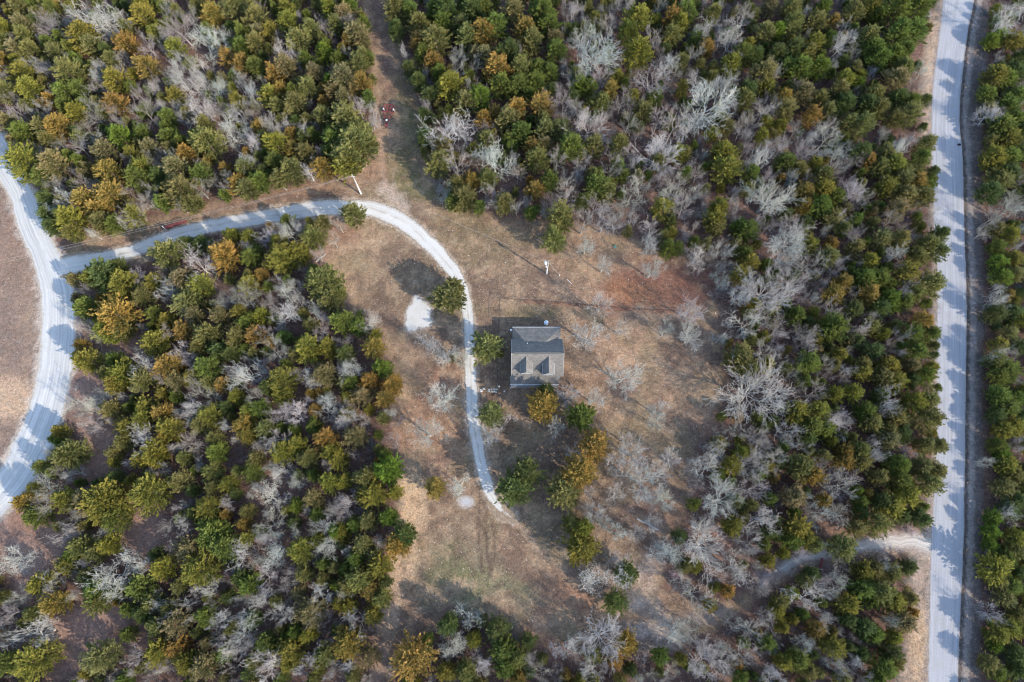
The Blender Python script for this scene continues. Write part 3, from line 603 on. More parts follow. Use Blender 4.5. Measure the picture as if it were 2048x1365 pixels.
    V.append((674, 0, z, "40 100 60 b;60 230 80 b;150 330 55 o;40 470 80 b;140 490 60 r;190 590 40 l;60 700 90 o;110 830 110 o;60 920 90 o;340 60 70 o;430 70 50 g;480 150 65 o;620 140 60 g;640 60 70 d;800 70 70 d;860 40 60 g;1030 70 65 b;930 160 70 g;1200 60 80 g;1240 150 70 g;1100 180 70 r;1140 240 65 o;850 200 80 r;760 230 70 o;580 250 80 o;480 250 60 r;510 320 60 g;560 370 60 r;860 330 60 b;810 320 50 b;950 420 80 r;1080 420 65 o;1060 500 70 g;960 500 70 g;660 500 85 y;600 430 50 g;750 600 65 o;840 570 65 l;1180 400 50 g;1160 480 60 g;1190 620 70 r;1050 640 65 r;1000 700 80 o;1080 780 75 g;930 670 50 r;860 700 50 r;1220 760 70 o;1150 870 60 r;1170 930 70 o;1210 850 50 b;870 820 60 o;540 560 50 d;480 480 50 d;420 400 40 d;350 180 50 d;520 810 60 d;620 850 60 o;600 960 70 o;790 1060 50 r;700 1090 60 o;740 1160 75 o;680 1180 50 g;980 1190 60 o;830 1210 40 g;880 1050 60 o;1160 1110 55 r;1240 1060 60 g;1310 1280 80 o;1520 1090 75 g;1580 1120 60 o;1370 860 75 g;1500 850 65 o;1650 850 60 o;1760 310 85 y;1760 110 75 y;1960 110 60 r;1960 210 60 o;1700 190 60 g;1280 300 60 g;1270 230 50 b;1420 500 50 l;1480 520 50 g;1600 540 45 r;1640 450 40 y;1860 570 50 g;1790 650 60 o;1900 1220 60 y;1670 1030 40 g;1880 960 50 o;2020 520 40 y;1550 600 50 o;1250 430 50 g;1210 700 50 o;1130 560 40 g;1730 570 40 y;2000 900 50 y;1010 300 60 d;960 330 50 d;720 160 60 d;1300 760 60 d;1060 360 50 d",
     "640 740 140 w;920 930 130 w;1500 290 150 y;1590 130 85 f;1540 430 90 f;1370 450 75 f;1330 580 90 f;1660 590 80 f;1480 720 125 y;1830 450 110 f;1950 340 90 w;1900 880 130 y;1980 1050 90 f;1960 750 100 f;700 960 90 f;1060 1000 60 f;630 1100 65 w;920 1150 80 f;1050 1200 50 f;1290 940 65 f;1420 940 65 f;1600 970 75 f;1330 1170 90 f;1340 1090 70 f;1500 1200 100 f;1720 1130 90 f;1780 1060 70 f;1850 1330 75 f;1640 1290 80 f;1880 700 70 f;1700 720 60 f;1720 870 60 f;1620 860 50 f;700 370 70 f;800 380 50 f;830 740 50 f;390 290 35 w;130 630 65 w;900 820 50 f;1380 40 60 w;1620 30 50 f;1840 200 60 f;1880 40 50 f;1490 170 60 w;1960 1160 80 f;2020 640 55 w;1560 1290 80 f;1230 1210 60 f;1440 1300 70 f;1970 430 50 f;1340 660 55 f;1420 260 70 f"))
    V.append((1348, 0, z, "30 150 60 y;70 90 60 g;40 370 50 o;190 290 50 r;130 230 50 g;230 80 50 o;400 320 65 g;430 270 40 y;530 200 65 o;600 190 50 l;560 40 50 b;690 60 60 o;690 150 60 o;830 130 65 o;930 130 40 r;870 50 50 g;1050 80 60 o;1160 50 60 y;1130 220 60 o;1200 90 50 g;1300 60 75 g;1420 60 75 g;1400 180 70 g;1310 200 70 g;820 260 50 y;780 310 50 o;600 320 60 d;740 400 70 g;850 400 60 l;660 390 50 g;520 440 75 o;330 390 65 y;410 590 60 o;540 510 50 y;1160 290 65 g;1200 350 60 g;1280 330 60 g;1350 300 50 g;1340 400 60 o;1300 470 70 b;1000 470 60 y;1070 500 40 l;960 530 50 o;750 550 65 b;640 570 50 r;650 660 60 o;850 580 50 o;800 680 55 r;1170 560 65 o;1190 640 60 o;1310 580 60 d;1380 600 50 g;1370 680 65 o;1290 690 50 o;900 650 50 o;1100 730 65 o;1020 720 50 o;620 740 45 y;540 720 40 y;510 800 40 y;220 790 40 y;40 520 60 y;290 900 70 y;310 990 80 y;450 1020 50 g;650 960 65 g;720 1000 60 o;820 970 45 y;870 1030 60 o;1130 940 50 r;1230 920 65 o;1280 970 65 y;1200 980 50 o;1470 850 55 o;1440 930 55 g;1340 1050 65 o;1420 1060 55 r;1240 1100 60 y;1350 1150 65 o;1450 1150 65 o;1300 1240 60 b;760 1130 60 r;760 1210 50 r;870 1120 65 y;850 1210 65 g;940 1160 60 g;930 1280 60 o;260 1220 60 y;240 1290 60 y;430 1110 40 y;620 1050 30 r;1060 1290 40 g;1160 1310 40 o;380 1330 50 g;990 1340 50 o;300 750 50 o;60 900 40 o;1090 900 60 d;1130 620 60 d;420 540 55 d;700 300 55 d;1000 600 60 d;480 330 50 d;1900 210 50 l;1860 240 50 l;1990 240 60 y;1880 450 70 y;1940 460 65 g;1830 560 50 g;1960 620 70 g;2010 560 60 g;1920 730 75 g;1990 700 50 g;1960 810 65 y;1870 930 75 y;1960 920 65 g;2020 890 50 d;1910 1060 75 o;1850 1130 70 d;2030 340 50 d;1840 640 50 o;1890 1340 50 o;1850 480 50 o;1970 1010 60 d;2000 420 60 d;2030 760 50 d",
     "170 170 90 w;340 200 125 w;430 80 70 f;990 230 80 w;200 590 150 y;300 480 100 w;130 450 60 w;90 740 95 w;460 720 75 f;540 630 80 f;530 920 95 w;580 840 75 f;890 820 100 f;990 860 90 w;760 880 70 f;1060 930 50 f;940 980 60 f;1080 1090 90 w;1120 1150 80 f;560 1150 150 y;720 1300 95 f;100 1130 90 f;60 1210 75 f;330 1250 80 f;1300 850 80 w;1410 790 60 w;780 50 45 w;1010 130 45 f;720 760 55 f;710 1020 60 w;790 1040 50 f;980 1260 50 w;1280 1290 60 f;150 1000 60 f;110 300 60 f;1970 80 110 w;1890 640 80 w;2000 1200 95 f;1880 1270 75 f;2040 590 30 f;40 60 60 f;620 400 40 w;450 470 45 f;400 750 60 f;640 850 50 f;1240 780 50 f"))
    V.append((0, 450, z, "400 30 70 y;980 170 88 o;1180 100 50 d;1370 80 50 g;1450 90 50 y;1320 200 80 r;1460 180 60 y;1660 210 75 y;1760 180 60 y;1820 60 70 o;620 290 85 d;540 310 60 y;720 340 88 y;900 330 50 y;840 420 60 o;510 490 70 g;690 530 108 r;640 620 80 y;720 610 60 o;1070 320 70 b;1180 350 68 y;1090 460 75 o;910 520 50 g;980 560 50 y;1140 530 50 b;1290 540 60 b;1410 510 50 y;1480 540 40 g;1530 530 50 y;1460 360 60 y;1900 340 105 o;1930 430 80 o;2010 570 70 g;910 690 78 y;1080 620 60 r;1210 650 78 o;1170 720 50 o;1390 650 60 o;1490 650 60 r;1440 580 50 g;1810 720 88 y;1740 760 50 o;1920 720 60 y;1820 590 50 o;480 705 40 r;510 795 70 y;1000 830 85 r;720 870 78 y;680 930 60 y;840 910 70 o;1030 910 65 b;1220 840 78 g;1130 890 50 y;1230 920 60 o;1310 930 50 r;1660 920 78 y;1650 1000 55 y;1900 880 70 b;2020 920 50 o;1390 1010 50 y;1460 1090 60 y;1520 1080 60 g;860 1070 60 y;950 1100 65 r;660 1080 60 o;840 1140 70 y;750 1180 60 y;1220 1120 70 y;1180 1170 60 o;1000 1190 68 y;1440 1170 65 r;1460 1230 60 y;1560 1190 60 o;730 1270 50 o;900 1310 65 y;970 1230 50 r;1260 1250 50 o;1270 1330 60 g;1650 1330 70 y;1740 1290 60 y;1900 1250 70 r;1940 1330 60 y;1840 1180 50 g;420 1330 82 o;1280 740 60 d;1350 760 50 d;690 240 50 d;2020 760 55 d;1130 430 50 d;1580 960 50 d",
     "1680 40 90 w;1570 50 90 w;1150 220 110 w;960 390 80 w;800 290 70 f;1430 430 80 f;1570 440 60 f;1660 400 75 w;1740 440 55 w;1840 500 60 w;1660 500 95 w;1480 370 60 f;1620 350 50 f;1900 540 45 w;1860 620 65 f;1080 510 50 f;960 620 60 f;510 600 50 f;560 640 60 f;1050 740 85 w;850 810 85 w;930 900 50 w;1120 840 50 w;1440 880 120 w;1590 740 90 f;1830 910 80 w;2020 820 70 w;1130 960 70 f;1120 1060 90 w;1510 1010 60 f;1890 1060 85 w;1730 1100 90 w;1580 1130 50 f;1990 1140 65 w;1630 1240 85 f;820 1250 92 w;1120 1290 75 f;540 1020 88 w;450 1080 70 f;510 1170 80 f;1310 1180 50 w;1090 1150 50 f;500 380 40 f;1540 1310 50 f;1960 680 40 f;780 960 40 f;1850 160 60 f;1740 880 40 f;1360 420 50 f;1550 620 50 f"))
    V.append((674, 450, z, "660 420 92 o S;690 370 55 o;880 710 88 o S;960 755 20 y;900 1110 76 o S;1200 1055 95 r S;1220 970 50 d S;1430 1120 85 g S;1270 90 70 o S;1940 140 50 g;670 780 25 o S;40 560 70 g;130 600 50 g;210 720 65 r;270 840 55 l;330 930 60 r;190 910 60 r;280 1010 60 r;150 1000 60 b;90 920 50 g;270 1130 40 o;240 1230 30 g;100 1240 70 b;280 1345 40 g;20 400 30 g;60 1110 50 o;1500 1295 94 r S",
     "80 830 100 w;60 1100 90 w;190 570 65 w;530 680 85 w;650 760 75 w;720 780 55 f;620 1000 92 f;520 1210 110 f;895 1210 78 f;1010 1120 45 w;1470 640 110 f;1550 450 82 f;1670 600 60 f;1680 880 110 f;1510 1010 75 f;1350 1000 75 f;1880 1080 70 f;1850 250 75 f;1560 220 60 f;1460 110 60 f;1930 610 60 f;1830 80 70 w;150 1150 40 f"))
    V.append((1348, 450, z, "15 140 40 g;250 20 50 o;420 40 60 g;410 170 50 g;440 230 60 y;380 300 50 y;790 120 50 y;920 110 40 r;900 190 60 o;1060 130 50 o;1210 90 62 o;1310 90 60 o;1480 120 62 o;1420 190 60 o;1550 60 50 d;1545 160 50 d;1140 220 50 y;1110 320 65 g;1200 320 65 g;1350 290 68 y;1500 350 72 o;980 340 50 r;930 410 62 r;1130 400 60 r;1260 440 72 l;1340 460 50 g;1210 490 60 d;1400 410 50 o;470 470 40 y;710 530 62 g;930 600 78 g;880 580 50 y;1020 670 42 b;900 650 50 g;1450 570 50 r;1390 640 62 g;1500 640 50 g;1420 740 65 g;1220 640 40 y;1150 600 50 o;390 790 88 o;340 780 40 y;440 840 50 g;780 810 68 g;520 660 40 y;540 820 50 y;960 760 50 y;930 820 40 o;1160 740 60 d;1100 820 50 o;1250 830 62 y;1290 920 72 y;1220 900 60 o;1380 830 52 b;1390 910 50 d;1460 880 60 g;1100 860 50 y;760 910 40 g;940 990 52 y;1040 980 52 y;830 1090 62 y;710 1090 72 y;800 1180 72 g;880 1200 60 g;780 1240 50 d;1120 1090 62 g;1150 1160 60 o;1390 1040 62 y;1480 1030 62 o;1480 1140 72 o;1300 1130 60 o;1250 1200 50 o;1250 1260 60 b;1540 1290 52 o;1460 1290 52 o;1080 1320 60 o;1000 1320 50 r;260 1280 50 y;430 1320 40 y;1050 500 55 d;1060 680 50 d;1330 1220 55 d;1200 1010 50 d;1960 60 62 y;1890 130 50 g;1990 200 62 y;1890 220 50 l;1920 310 62 l;1990 290 50 o;2040 400 40 d;1880 520 62 d;1990 510 50 d;2020 560 42 y;1900 710 52 y;1880 800 62 o;1950 850 72 g;1900 880 60 g;1900 1000 62 g;1960 1060 65 g;2010 1020 50 g;1930 1200 62 y;1990 1180 60 y;1880 1110 50 d;1890 1290 50 g;2030 1120 42 d;2030 720 50 d;1960 640 50 o",
     "160 160 90 w;280 130 80 f;690 50 120 w;640 150 115 y;790 220 90 f;550 370 155 y;720 330 115 f;390 410 80 w;440 570 112 w;620 610 90 f;520 740 82 f;940 500 75 w;1090 590 80 w;810 690 65 w;760 620 75 f;1330 640 60 f;1370 370 60 w;1060 60 60 f;1320 170 75 w;960 240 70 f;880 830 60 f;620 790 50 f;1040 840 60 w;460 970 200 y;620 980 120 f;820 980 72 f;1270 1020 85 w;980 1170 100 w;500 1230 90 f;690 1200 65 w;380 1190 65 f;520 1310 65 f;260 1310 82 w;700 1260 60 w;1180 1320 65 w;1380 1330 55 f;100 490 88 f;90 630 88 f;1060 390 50 f;290 650 55 w;780 1300 50 f;1920 430 82 w;1920 760 62 w;330 240 50 f;720 800 40 f;1820 40 40 f"))
    V.append((0, 899, z, "400 40 80 o;830 50 60 y;910 40 70 y;1080 50 50 o;380 290 65 y;160 310 62 r;220 390 68 g;620 310 130 y;520 300 80 b;680 400 80 g;870 250 110 y;1220 340 78 y;1060 190 60 o;1240 130 62 o;1490 140 62 g;1340 200 52 y;1250 490 92 g;1320 570 80 g;1110 590 78 b;480 570 70 o;640 560 60 y;560 600 60 o;400 680 60 y;240 790 72 y;320 900 72 r;510 740 50 o;580 830 80 g;570 890 78 o;680 830 50 g;960 690 68 y;1190 710 98 y;820 810 70 g;1050 800 50 o;1410 750 60 d;1460 790 62 g;1760 590 72 y;1790 730 50 o;1970 480 52 l;1830 290 60 b;1740 330 45 l;1930 190 60 y;2010 190 50 y;1630 30 60 y;1800 60 60 o;1980 70 60 y;1500 60 50 o;840 960 60 d;890 900 60 o;1000 930 50 o;1210 970 62 g;1040 1020 88 b;930 1030 60 o;1820 950 82 b;1730 1060 45 g;1810 1080 50 y;1890 760 50 o;1980 800 42 l;2010 1130 60 r;1560 1130 62 g;1700 1180 82 y;1690 1250 60 y;1900 1200 60 o;1880 1260 52 y;940 1170 78 y;1050 1150 60 r;1100 1240 68 y;1190 1270 78 b;1210 1130 42 b;1480 1000 50 d;1320 1190 50 g;610 1210 92 o S;210 1240 100 y;40 1250 72 g;280 1190 60 o;200 960 50 o;1990 900 50 y;430 620 50 g",
     "410 140 60 w;250 240 92 f;280 310 75 f;370 500 75 w;590 480 50 w;1060 440 60 w;50 640 100 w;620 740 142 w;760 670 92 w;260 780 60 w;270 850 60 f;80 880 70 f;40 960 72 f;170 1090 122 w;10 1120 60 f;1560 290 112 w;1570 440 100 f;1720 480 42 w;1640 130 82 w;1730 200 62 w;1390 620 85 w;1600 600 92 w;1550 750 72 w;1660 800 50 f;1910 430 85 w;1900 560 92 w;2010 330 72 f;2030 590 42 w;1010 940 92 w;900 890 70 w;1200 820 72 w;1530 870 72 w;1870 880 92 w;1640 980 80 f;1420 1010 112 w;1300 1000 70 w;1330 1150 100 w;1560 1280 112 w;1830 1220 82 w;2010 1280 75 w;780 1210 60 f;980 1270 60 f;860 1260 40 f;1120 1010 50 w;380 720 50 f;1000 560 40 f;1740 1310 62 w;1860 1010 62 f;1450 1130 60 w;1910 90 52 f;940 120 50 f;1220 910 50 f"))
    V.append((674, 899, z, "300 120 85 l;170 170 70 o;220 260 80 y;40 190 50 b;300 400 55 l;180 420 62 o;30 480 50 y;350 560 70 r;390 500 72 d;160 560 60 o;110 640 50 g;250 690 70 y;140 760 72 o;60 800 60 o;200 830 60 r;260 870 60 o;210 970 58 y;70 920 50 y;70 1130 88 r;190 1210 60 b;100 1320 50 o;440 1220 122 r;530 1110 38 g;660 1020 62 d;800 1110 50 y;850 1000 40 o;940 1050 72 d;980 1170 82 g;1060 1210 62 o;760 1300 70 o;640 1300 60 y;1060 1340 50 r;990 1270 70 g;575 220 62 r S;1110 140 90 d S;1030 230 100 d S;1330 250 98 o S;1420 130 100 r S;1430 580 96 y S;1440 460 62 y S;1370 430 52 o S;1690 720 72 d S;1630 890 66 d S;1690 1130 72 r;1620 1220 52 r;1890 1210 52 g;100 440 50 g;220 620 50 o",
     "1290 -130 60 y;1400 20 65 y;1880 -160 62 y;1960 60 70 y;1700 -60 55 y;1620 80 70 y;1640 260 62 y;1850 430 66 y;1560 430 55 y;1930 300 70 y;1750 500 58 y;1480 250 45 y;710 200 80 w;60 310 78 w;70 590 50 w;40 850 52 w;120 1020 90 w;40 1260 62 w;770 990 88 w;700 1130 92 w;840 1240 82 w;1480 770 112 w;1680 740 112 w;1790 180 130 f;1740 20 92 f;1510 360 70 f;1650 500 62 w;1960 620 115 w;2010 790 62 f;1350 1160 78 w;1540 1110 135 f;1500 1310 92 w;1200 1310 75 f;1120 1240 62 w;1980 1050 92 w;1790 1210 60 f;1950 1300 60 f;1850 290 50 f"))
    V.append((1348, 899, z, "330 100 60 y;390 20 50 y;540 110 42 y;740 100 78 o;810 150 62 r;1000 60 60 r;1090 80 62 o;1310 90 62 g;1190 160 52 o;1320 190 72 g;1450 100 62 o;1520 130 62 o;1490 200 72 o;1360 270 72 y;1270 330 72 y;1410 380 52 d;1450 410 50 d;1330 390 50 d;1210 300 60 d;700 280 72 b;880 300 45 r;560 290 40 g;1070 240 32 l;720 470 78 y;770 520 60 y;690 530 62 g;820 560 45 o;340 450 58 y;1190 430 70 o;980 570 78 o;640 610 35 y;550 650 45 y;530 560 38 g;310 830 45 r;1060 460 50 o;1110 720 62 y;1170 700 60 o;1270 720 60 o;1370 690 50 d;1100 820 68 g;1200 830 72 o;1280 880 68 y;1370 870 52 o;1150 880 50 g;1010 910 68 y;1010 990 50 d;1160 1080 58 g;1100 1040 60 d;1280 1100 52 y;1330 1010 72 b;690 840 42 l;620 900 50 o;600 950 45 y;830 1050 58 r;920 1150 68 y;630 1040 40 y;720 1230 68 g;640 1240 58 y;780 1290 50 o;1270 1190 62 d;1220 1280 68 g;1290 1240 50 o;1180 1340 50 g;980 1340 50 y;390 1340 50 g;1090 1200 50 d;210 910 40 y;1260 80 55 g;1920 30 50 l;1950 100 62 y;1990 150 60 o;1930 220 60 o;1870 400 52 l;1850 480 50 l;1990 520 62 y;1870 700 92 y;1900 770 60 o;2000 590 60 o;2010 720 52 d;1850 560 42 l;1970 800 62 g;1890 1080 68 y;1960 1040 62 y;2010 960 50 o;1880 1150 42 l;1840 1250 60 o;1890 1310 52 g;2000 1200 62 d;2010 1290 60 d;1930 870 60 o;1960 360 60 d;2000 300 60 d;1940 640 60 g",
     "220 100 102 w;440 80 90 y;600 80 82 f;950 200 102 f;980 370 80 f;870 370 72 w;290 300 130 y;460 230 92 f;530 400 112 w;430 540 82 f;170 560 152 y;380 700 92 w;20 650 62 w;130 850 102 f;800 870 115 w;970 760 78 w;1240 670 52 w;460 1060 102 f;550 980 72 f;890 1020 60 w;1300 1010 60 w;190 1220 122 y;390 1210 92 f;600 1330 82 w;780 1130 72 w;940 1240 72 w;1060 1260 72 w;500 810 62 f;50 1070 92 f;860 70 60 f;1180 40 52 w;780 280 42 w;880 560 42 w;1380 770 28 w;1000 1340 70 w;2000 390 72 w;1880 970 62 w;1850 60 35 w;340 1010 60 f;250 750 60 f"))
VIEWS = []
exec_lists(VIEWS)
CEDAR, BARE = [], []
def near(lst, x, y, d): return any((a[0]-x)**2+(a[1]-y)**2 < d*d for a in lst)
for ox, oy, s, ced, bare in VIEWS:
    for it in ced.split(';'):
        q = it.split()
        if len(q) < 4: continue
        x, y, r = ox+float(q[0])/s, oy+float(q[1])/s, float(q[2])/s
        if near(CEDAR, x, y, 9 if len(q) < 5 else 3): continue
        CEDAR.append([x, y, r, q[3]])
    for it in bare.split(';'):
        q = it.split()
        if len(q) < 3: continue
        x, y, r = ox+float(q[0])/s, oy+float(q[1])/s, float(q[2])/s
        if near(BARE, x, y, 9): continue
        BARE.append([x, y, r, q[3] if len(q) > 3 else 'f'])

TINTS = dict(g=(.180, .215, .055), o=(.245, .230, .086), d=(.138, .168, .062), y=(.275, .252, .058), l=(.190, .250, .046), r=(.36, .245, .075), b=(.275, .228, .115))
CNAME = dict(g='green', o='olive green', d='dark green', y='yellow-green', l='bright green', r='rusty orange', b='tan brown')
def vary(c, s=.14):
    k = random.uniform(1-s, 1+s); return [max(.01, x*k*random.uniform(1-s*.5, 1+s*.5)) for x in c]
def region(x, y):
    if x > 1940: return 'east of the paved road'
    if x < 760 and y < 425: return 'in the northwest woods'
    if y > 1090 and x > 1080: return 'in the southeast woods'
    if x < 850 and y > 425: return 'west of the driveway' if y < 1010 else 'in the southwest woods'
    if y > 1200 and x <= 1080: return 'in the southern thicket'
    if y < 480: return 'in the northern woods'
    return 'in the eastern woods' if x > 1380 else 'in the yard'
used = set()
# places one can find in the picture, each tree is told by the one it stands nearest to
ANCHOR = [(60, 50, 'in the top left corner'), (220, 60, 'at the top, left of centre woods'), (400, 50, 'under the top edge, northwest woods'), (560, 60, 'along the top, left of the track'), (690, 60, 'beside the top of the grassy track'),
 (60, 190, 'above the gravel road'), (210, 180, 'inland of the gravel road top'), (400, 180, 'amid the white oaks, northwest'), (560, 190, 'right of the northwest white oaks'), (700, 200, 'left of the red cultivator'),
 (50, 330, 'against the gravel road top'), (200, 310, 'above the open red gate'), (350, 330, 'above the red gate'), (500, 320, 'above the middle of the driveway'), (660, 310, 'above the driveway pole'), (170, 420, 'on the driveway mouth bank'),
 (840, 60, 'beside the track top, right side'), (980, 60, 'at the top, above the house'), (1130, 60, 'at the top, right of centre'), (1290, 60, 'at the top, northern woods'), (1450, 60, 'along the top, eastern part'), (1600, 60, 'at the top, near the road'), (1780, 60, 'beside the paved road top'),
 (870, 180, 'right of the red cultivator'), (1000, 190, 'in the dense northern greens'), (1150, 190, 'among the northern grey trees'), (1320, 190, 'in the mixed northern woods'), (1480, 190, 'in the upper eastern woods'), (1640, 180, 'deep in the upper eastern woods'), (1790, 200, 'by the upper paved road'),
 (890, 320, 'by the grassy track bottom'), (1020, 330, 'above the yard, northern woods'), (1170, 330, 'in the grey thicket'), (1330, 340, 'right of the grey thicket'), (1500, 340, 'above the rusty leaves, inland'), (1660, 340, 'inland of the road tyre scrap'), (1810, 340, 'opposite the road tyre scrap'),
 (1150, 430, 'at the north edge of the yard'), (1320, 450, 'above the rusty leaf patch'), (1480, 480, 'right of the rusty leaf patch'), (1640, 500, 'in the middle eastern woods'), (1810, 500, 'by the middle paved road'),
 (1440, 630, 'at the east edge of the yard'), (1580, 640, 'east of the yard'), (1700, 640, 'between the yard and road'), (1830, 640, 'by the road, level with the house'), (1480, 770, 'around the huge bare oak'), (1630, 790, 'right of the huge bare oak'), (1740, 790, 'inland of the lower road'), (1840, 800, 'by the lower paved road'),
 (1430, 940, 'at the lower right yard edge'), (1560, 950, 'above the sandy track, inland'), (1690, 960, 'above the sandy track'), (1830, 960, 'above the sandy track mouth'), (1390, 1090, 'right of the sandy wash'), (1530, 1070, 'at the inner sandy track'), (1680, 1060, 'along the sandy track'),
 (1280, 1270, 'over the sandy wash bottom'), (1420, 1290, 'at the bottom, below the wash'), (1560, 1200, 'below the sandy track'), (1550, 1320, 'at the bottom, southeast'), (1690, 1180, 'below the sandy track mouth'), (1690, 1310, 'at the bottom, near the road'), (1800, 1200, 'by the paved road bottom'),
 (1990, 60, 'across the road, top corner'), (1990, 200, 'across the road, upper part'), (1990, 350, 'across the road from the tyre scrap'), (1990, 500, 'across the road, above the middle'), (1990, 650, 'across the road, middle part'), (1990, 800, 'across the road, below the middle'), (1990, 950, 'across the road, lower part'), (1990, 1100, 'across the road from the sandy track'), (1990, 1280, 'across the road, bottom corner'),
 (220, 560, 'under the driveway mouth'), (370, 520, 'just below the lower driveway'), (520, 490, 'below the driveway middle'), (640, 470, 'below the driveway bend'), (220, 660, 'right of the gravel road bend'), (380, 650, 'in the upper southwest woods'), (520, 620, 'in the white-twigged hollow'), (660, 600, 'left of the gravel pad'), (740, 720, 'at the wood edge, left of house'),
 (200, 780, 'by the gravel road bend'), (300, 770, 'inland of the gravel road bend'), (450, 760, 'in the middle southwest woods'), (600, 760, 'deep in the southwest woods'), (720, 860, 'at the wood edge beside driveway'), (270, 900, 'inland of the lower gravel road'), (420, 900, 'below the middle southwest woods'), (570, 900, 'in the lower southwest woods'),
 (90, 960, 'by the gravel road bottom'), (230, 1010, 'in the broad olive grove'), (400, 1040, 'right of the broad olive grove'), (550, 1040, 'left of the straw strip, inland'), (690, 1000, 'left of the straw strip'), (760, 960, 'on the straw strip edge'), (780, 1080, 'by the lower straw strip'),
 (60, 1120, 'at the left edge, lower part'), (210, 1160, 'around the great white oak'), (360, 1170, 'right of the great white oak'), (510, 1170, 'in the far southern woods'), (660, 1170, 'inland of the lower straw strip'), (60, 1290, 'in the bottom left corner'), (210, 1320, 'at the bottom, left woods'), (370, 1310, 'at the bottom, southwest woods'), (520, 1300, 'at the bottom, inner southwest'), (680, 1290, 'at the bottom, left of path'),
 (830, 1310, 'at the bottom, right of path'), (920, 1250, 'in the southern thicket'), (1010, 1320, 'at the bottom, southern thicket'), (1130, 1330, 'at the bottom, right of thicket'),
 (900, 720, 'beside the driveway, left of house'), (860, 850, 'left of the lower driveway'), (1160, 790, 'in the yard, below the house'), (1260, 640, 'in the yard, right of house'), (1300, 900, 'in the yard, lower right'), (1200, 1060, 'in the lower yard'), (1200, 500, 'in the upper yard')]
PENDING = []
SUP = (('topmost', lambda t: t[1]), ('lowest', lambda t: -t[1]), ('leftmost', lambda t: t[0]), ('rightmost', lambda t: -t[0]))
def resolve_labels():
    """every tree gets words of its own: look, place, then what stands beside it or which end of its like it is"""
    info = []
    for o, size, kind, x, y in PENDING:
        place = min(ANCHOR, key=lambda q: (q[0]-x)**2+(q[1]-y)**2)[2]
        info.append((x, y, size, kind, place, o))
    short = lambda k: k.replace(' bare tree', ' tree')
    groups = {}
    for t in info: groups.setdefault(t[2:5], []).append(t)
    for key, ts in groups.items():
        size, kind, place = key; base = f'{size} {kind} {place}'; left = list(ts)
        if len(left) == 1: left[0][5]['label'] = base; used.add(base); continue
        # relations to the nearest unlike neighbours
        rel = {}
        for t in ts:
            near_ = sorted((u for u in info if u is not t and u[2:4] != t[2:4]), key=lambda u: (u[0]-t[0])**2+(u[1]-t[1])**2)[:5]
            out = []
            for u in near_:
                dx, dy = u[0]-t[0], u[1]-t[1]
                d = ('left of' if dx > 0 else 'right of') if abs(dx) > abs(dy) else ('above' if dy > 0 else 'below')
                out.append(f"{d} a {u[2]} {short(u[3])}")
            rel[id(t)] = out
        sup = [q for q in SUP]
        for nm, f in sup:
            if len(left) > 1 and len(ts) > 1:
                m = min(left, key=f)
                if m is min(ts, key=f): m[5]['label'] = f'{nm} {base}'; used.add(f'{nm} {base}'); left.remove(m)
        if len(left) == 1 and len(ts) > 2: left[0][5]['label'] = f'middle {base}'; used.add(f'middle {base}'); continue
        for t in left:
            mine = [r for r in rel[id(t)] if all(r not in rel[id(u)] for u in ts if u is not t)]
            lb = next((f'{base}, {r}' for r in mine if len(f'{base}, {r}'.split()) <= 16), None) or next((f'{size} {kind} {place}, {q}' for q in mine+rel[id(t)] if f'{size} {kind} {place}, {q}' not in used), base)
            t[5]['label'] = lb; used.add(lb)
SPECIAL = [  # labels for trees one can point at by what they stand beside
    (706, 431, 'round olive cedar standing alone on the driveway edge near the pole'), (904, 597, 'large olive cedar hugging the driveway bend beside the gravel pad'),
    (977, 693, 'full olive cedar between the driveway and the house'), (982, 829, 'olive cedar on the driveway south of the fire pit'),
    (1084, 812, 'yellow-orange cedar against the front porch of the house'), (1091, 781, 'small dark green cedar touching the porch eave'),
    (1162, 833, 'loose green cedar southeast of the orange porch cedar'), (1108, 481, 'lone olive cedar in the yard north of the lamp pole'),
    (870, 974, 'small rusty cedar beside the pale ash patch'), (1053, 947, 'dark green cedar by the driveway end, upper of a pair'), (1026, 978, 'dark green cedar by the driveway end, lower of a pair'),
    (1187, 893, 'rusty cedar topping the slanting row south of the house'), (1160, 940, 'broad rusty cedar in the middle of the slanting row'), (1128, 984, 'olive cedar at the foot of the slanting row'),
    (1163, 1097, 'yellow-green cedar by the sandy wash, lower of three'), (1166, 1056, 'rust-tinged cedar by the sandy wash, middle of three'), (1142, 1046, 'shaded olive cedar by the sandy wash, topmost of three'),
    (1251, 1145, 'dark cedar seen through a bare forked tree'), (1231, 1203, 'small dark cedar just below the bare forked tree'),
    (902, 770, 'tiny olive cedar among bare branches west of the driveway')]
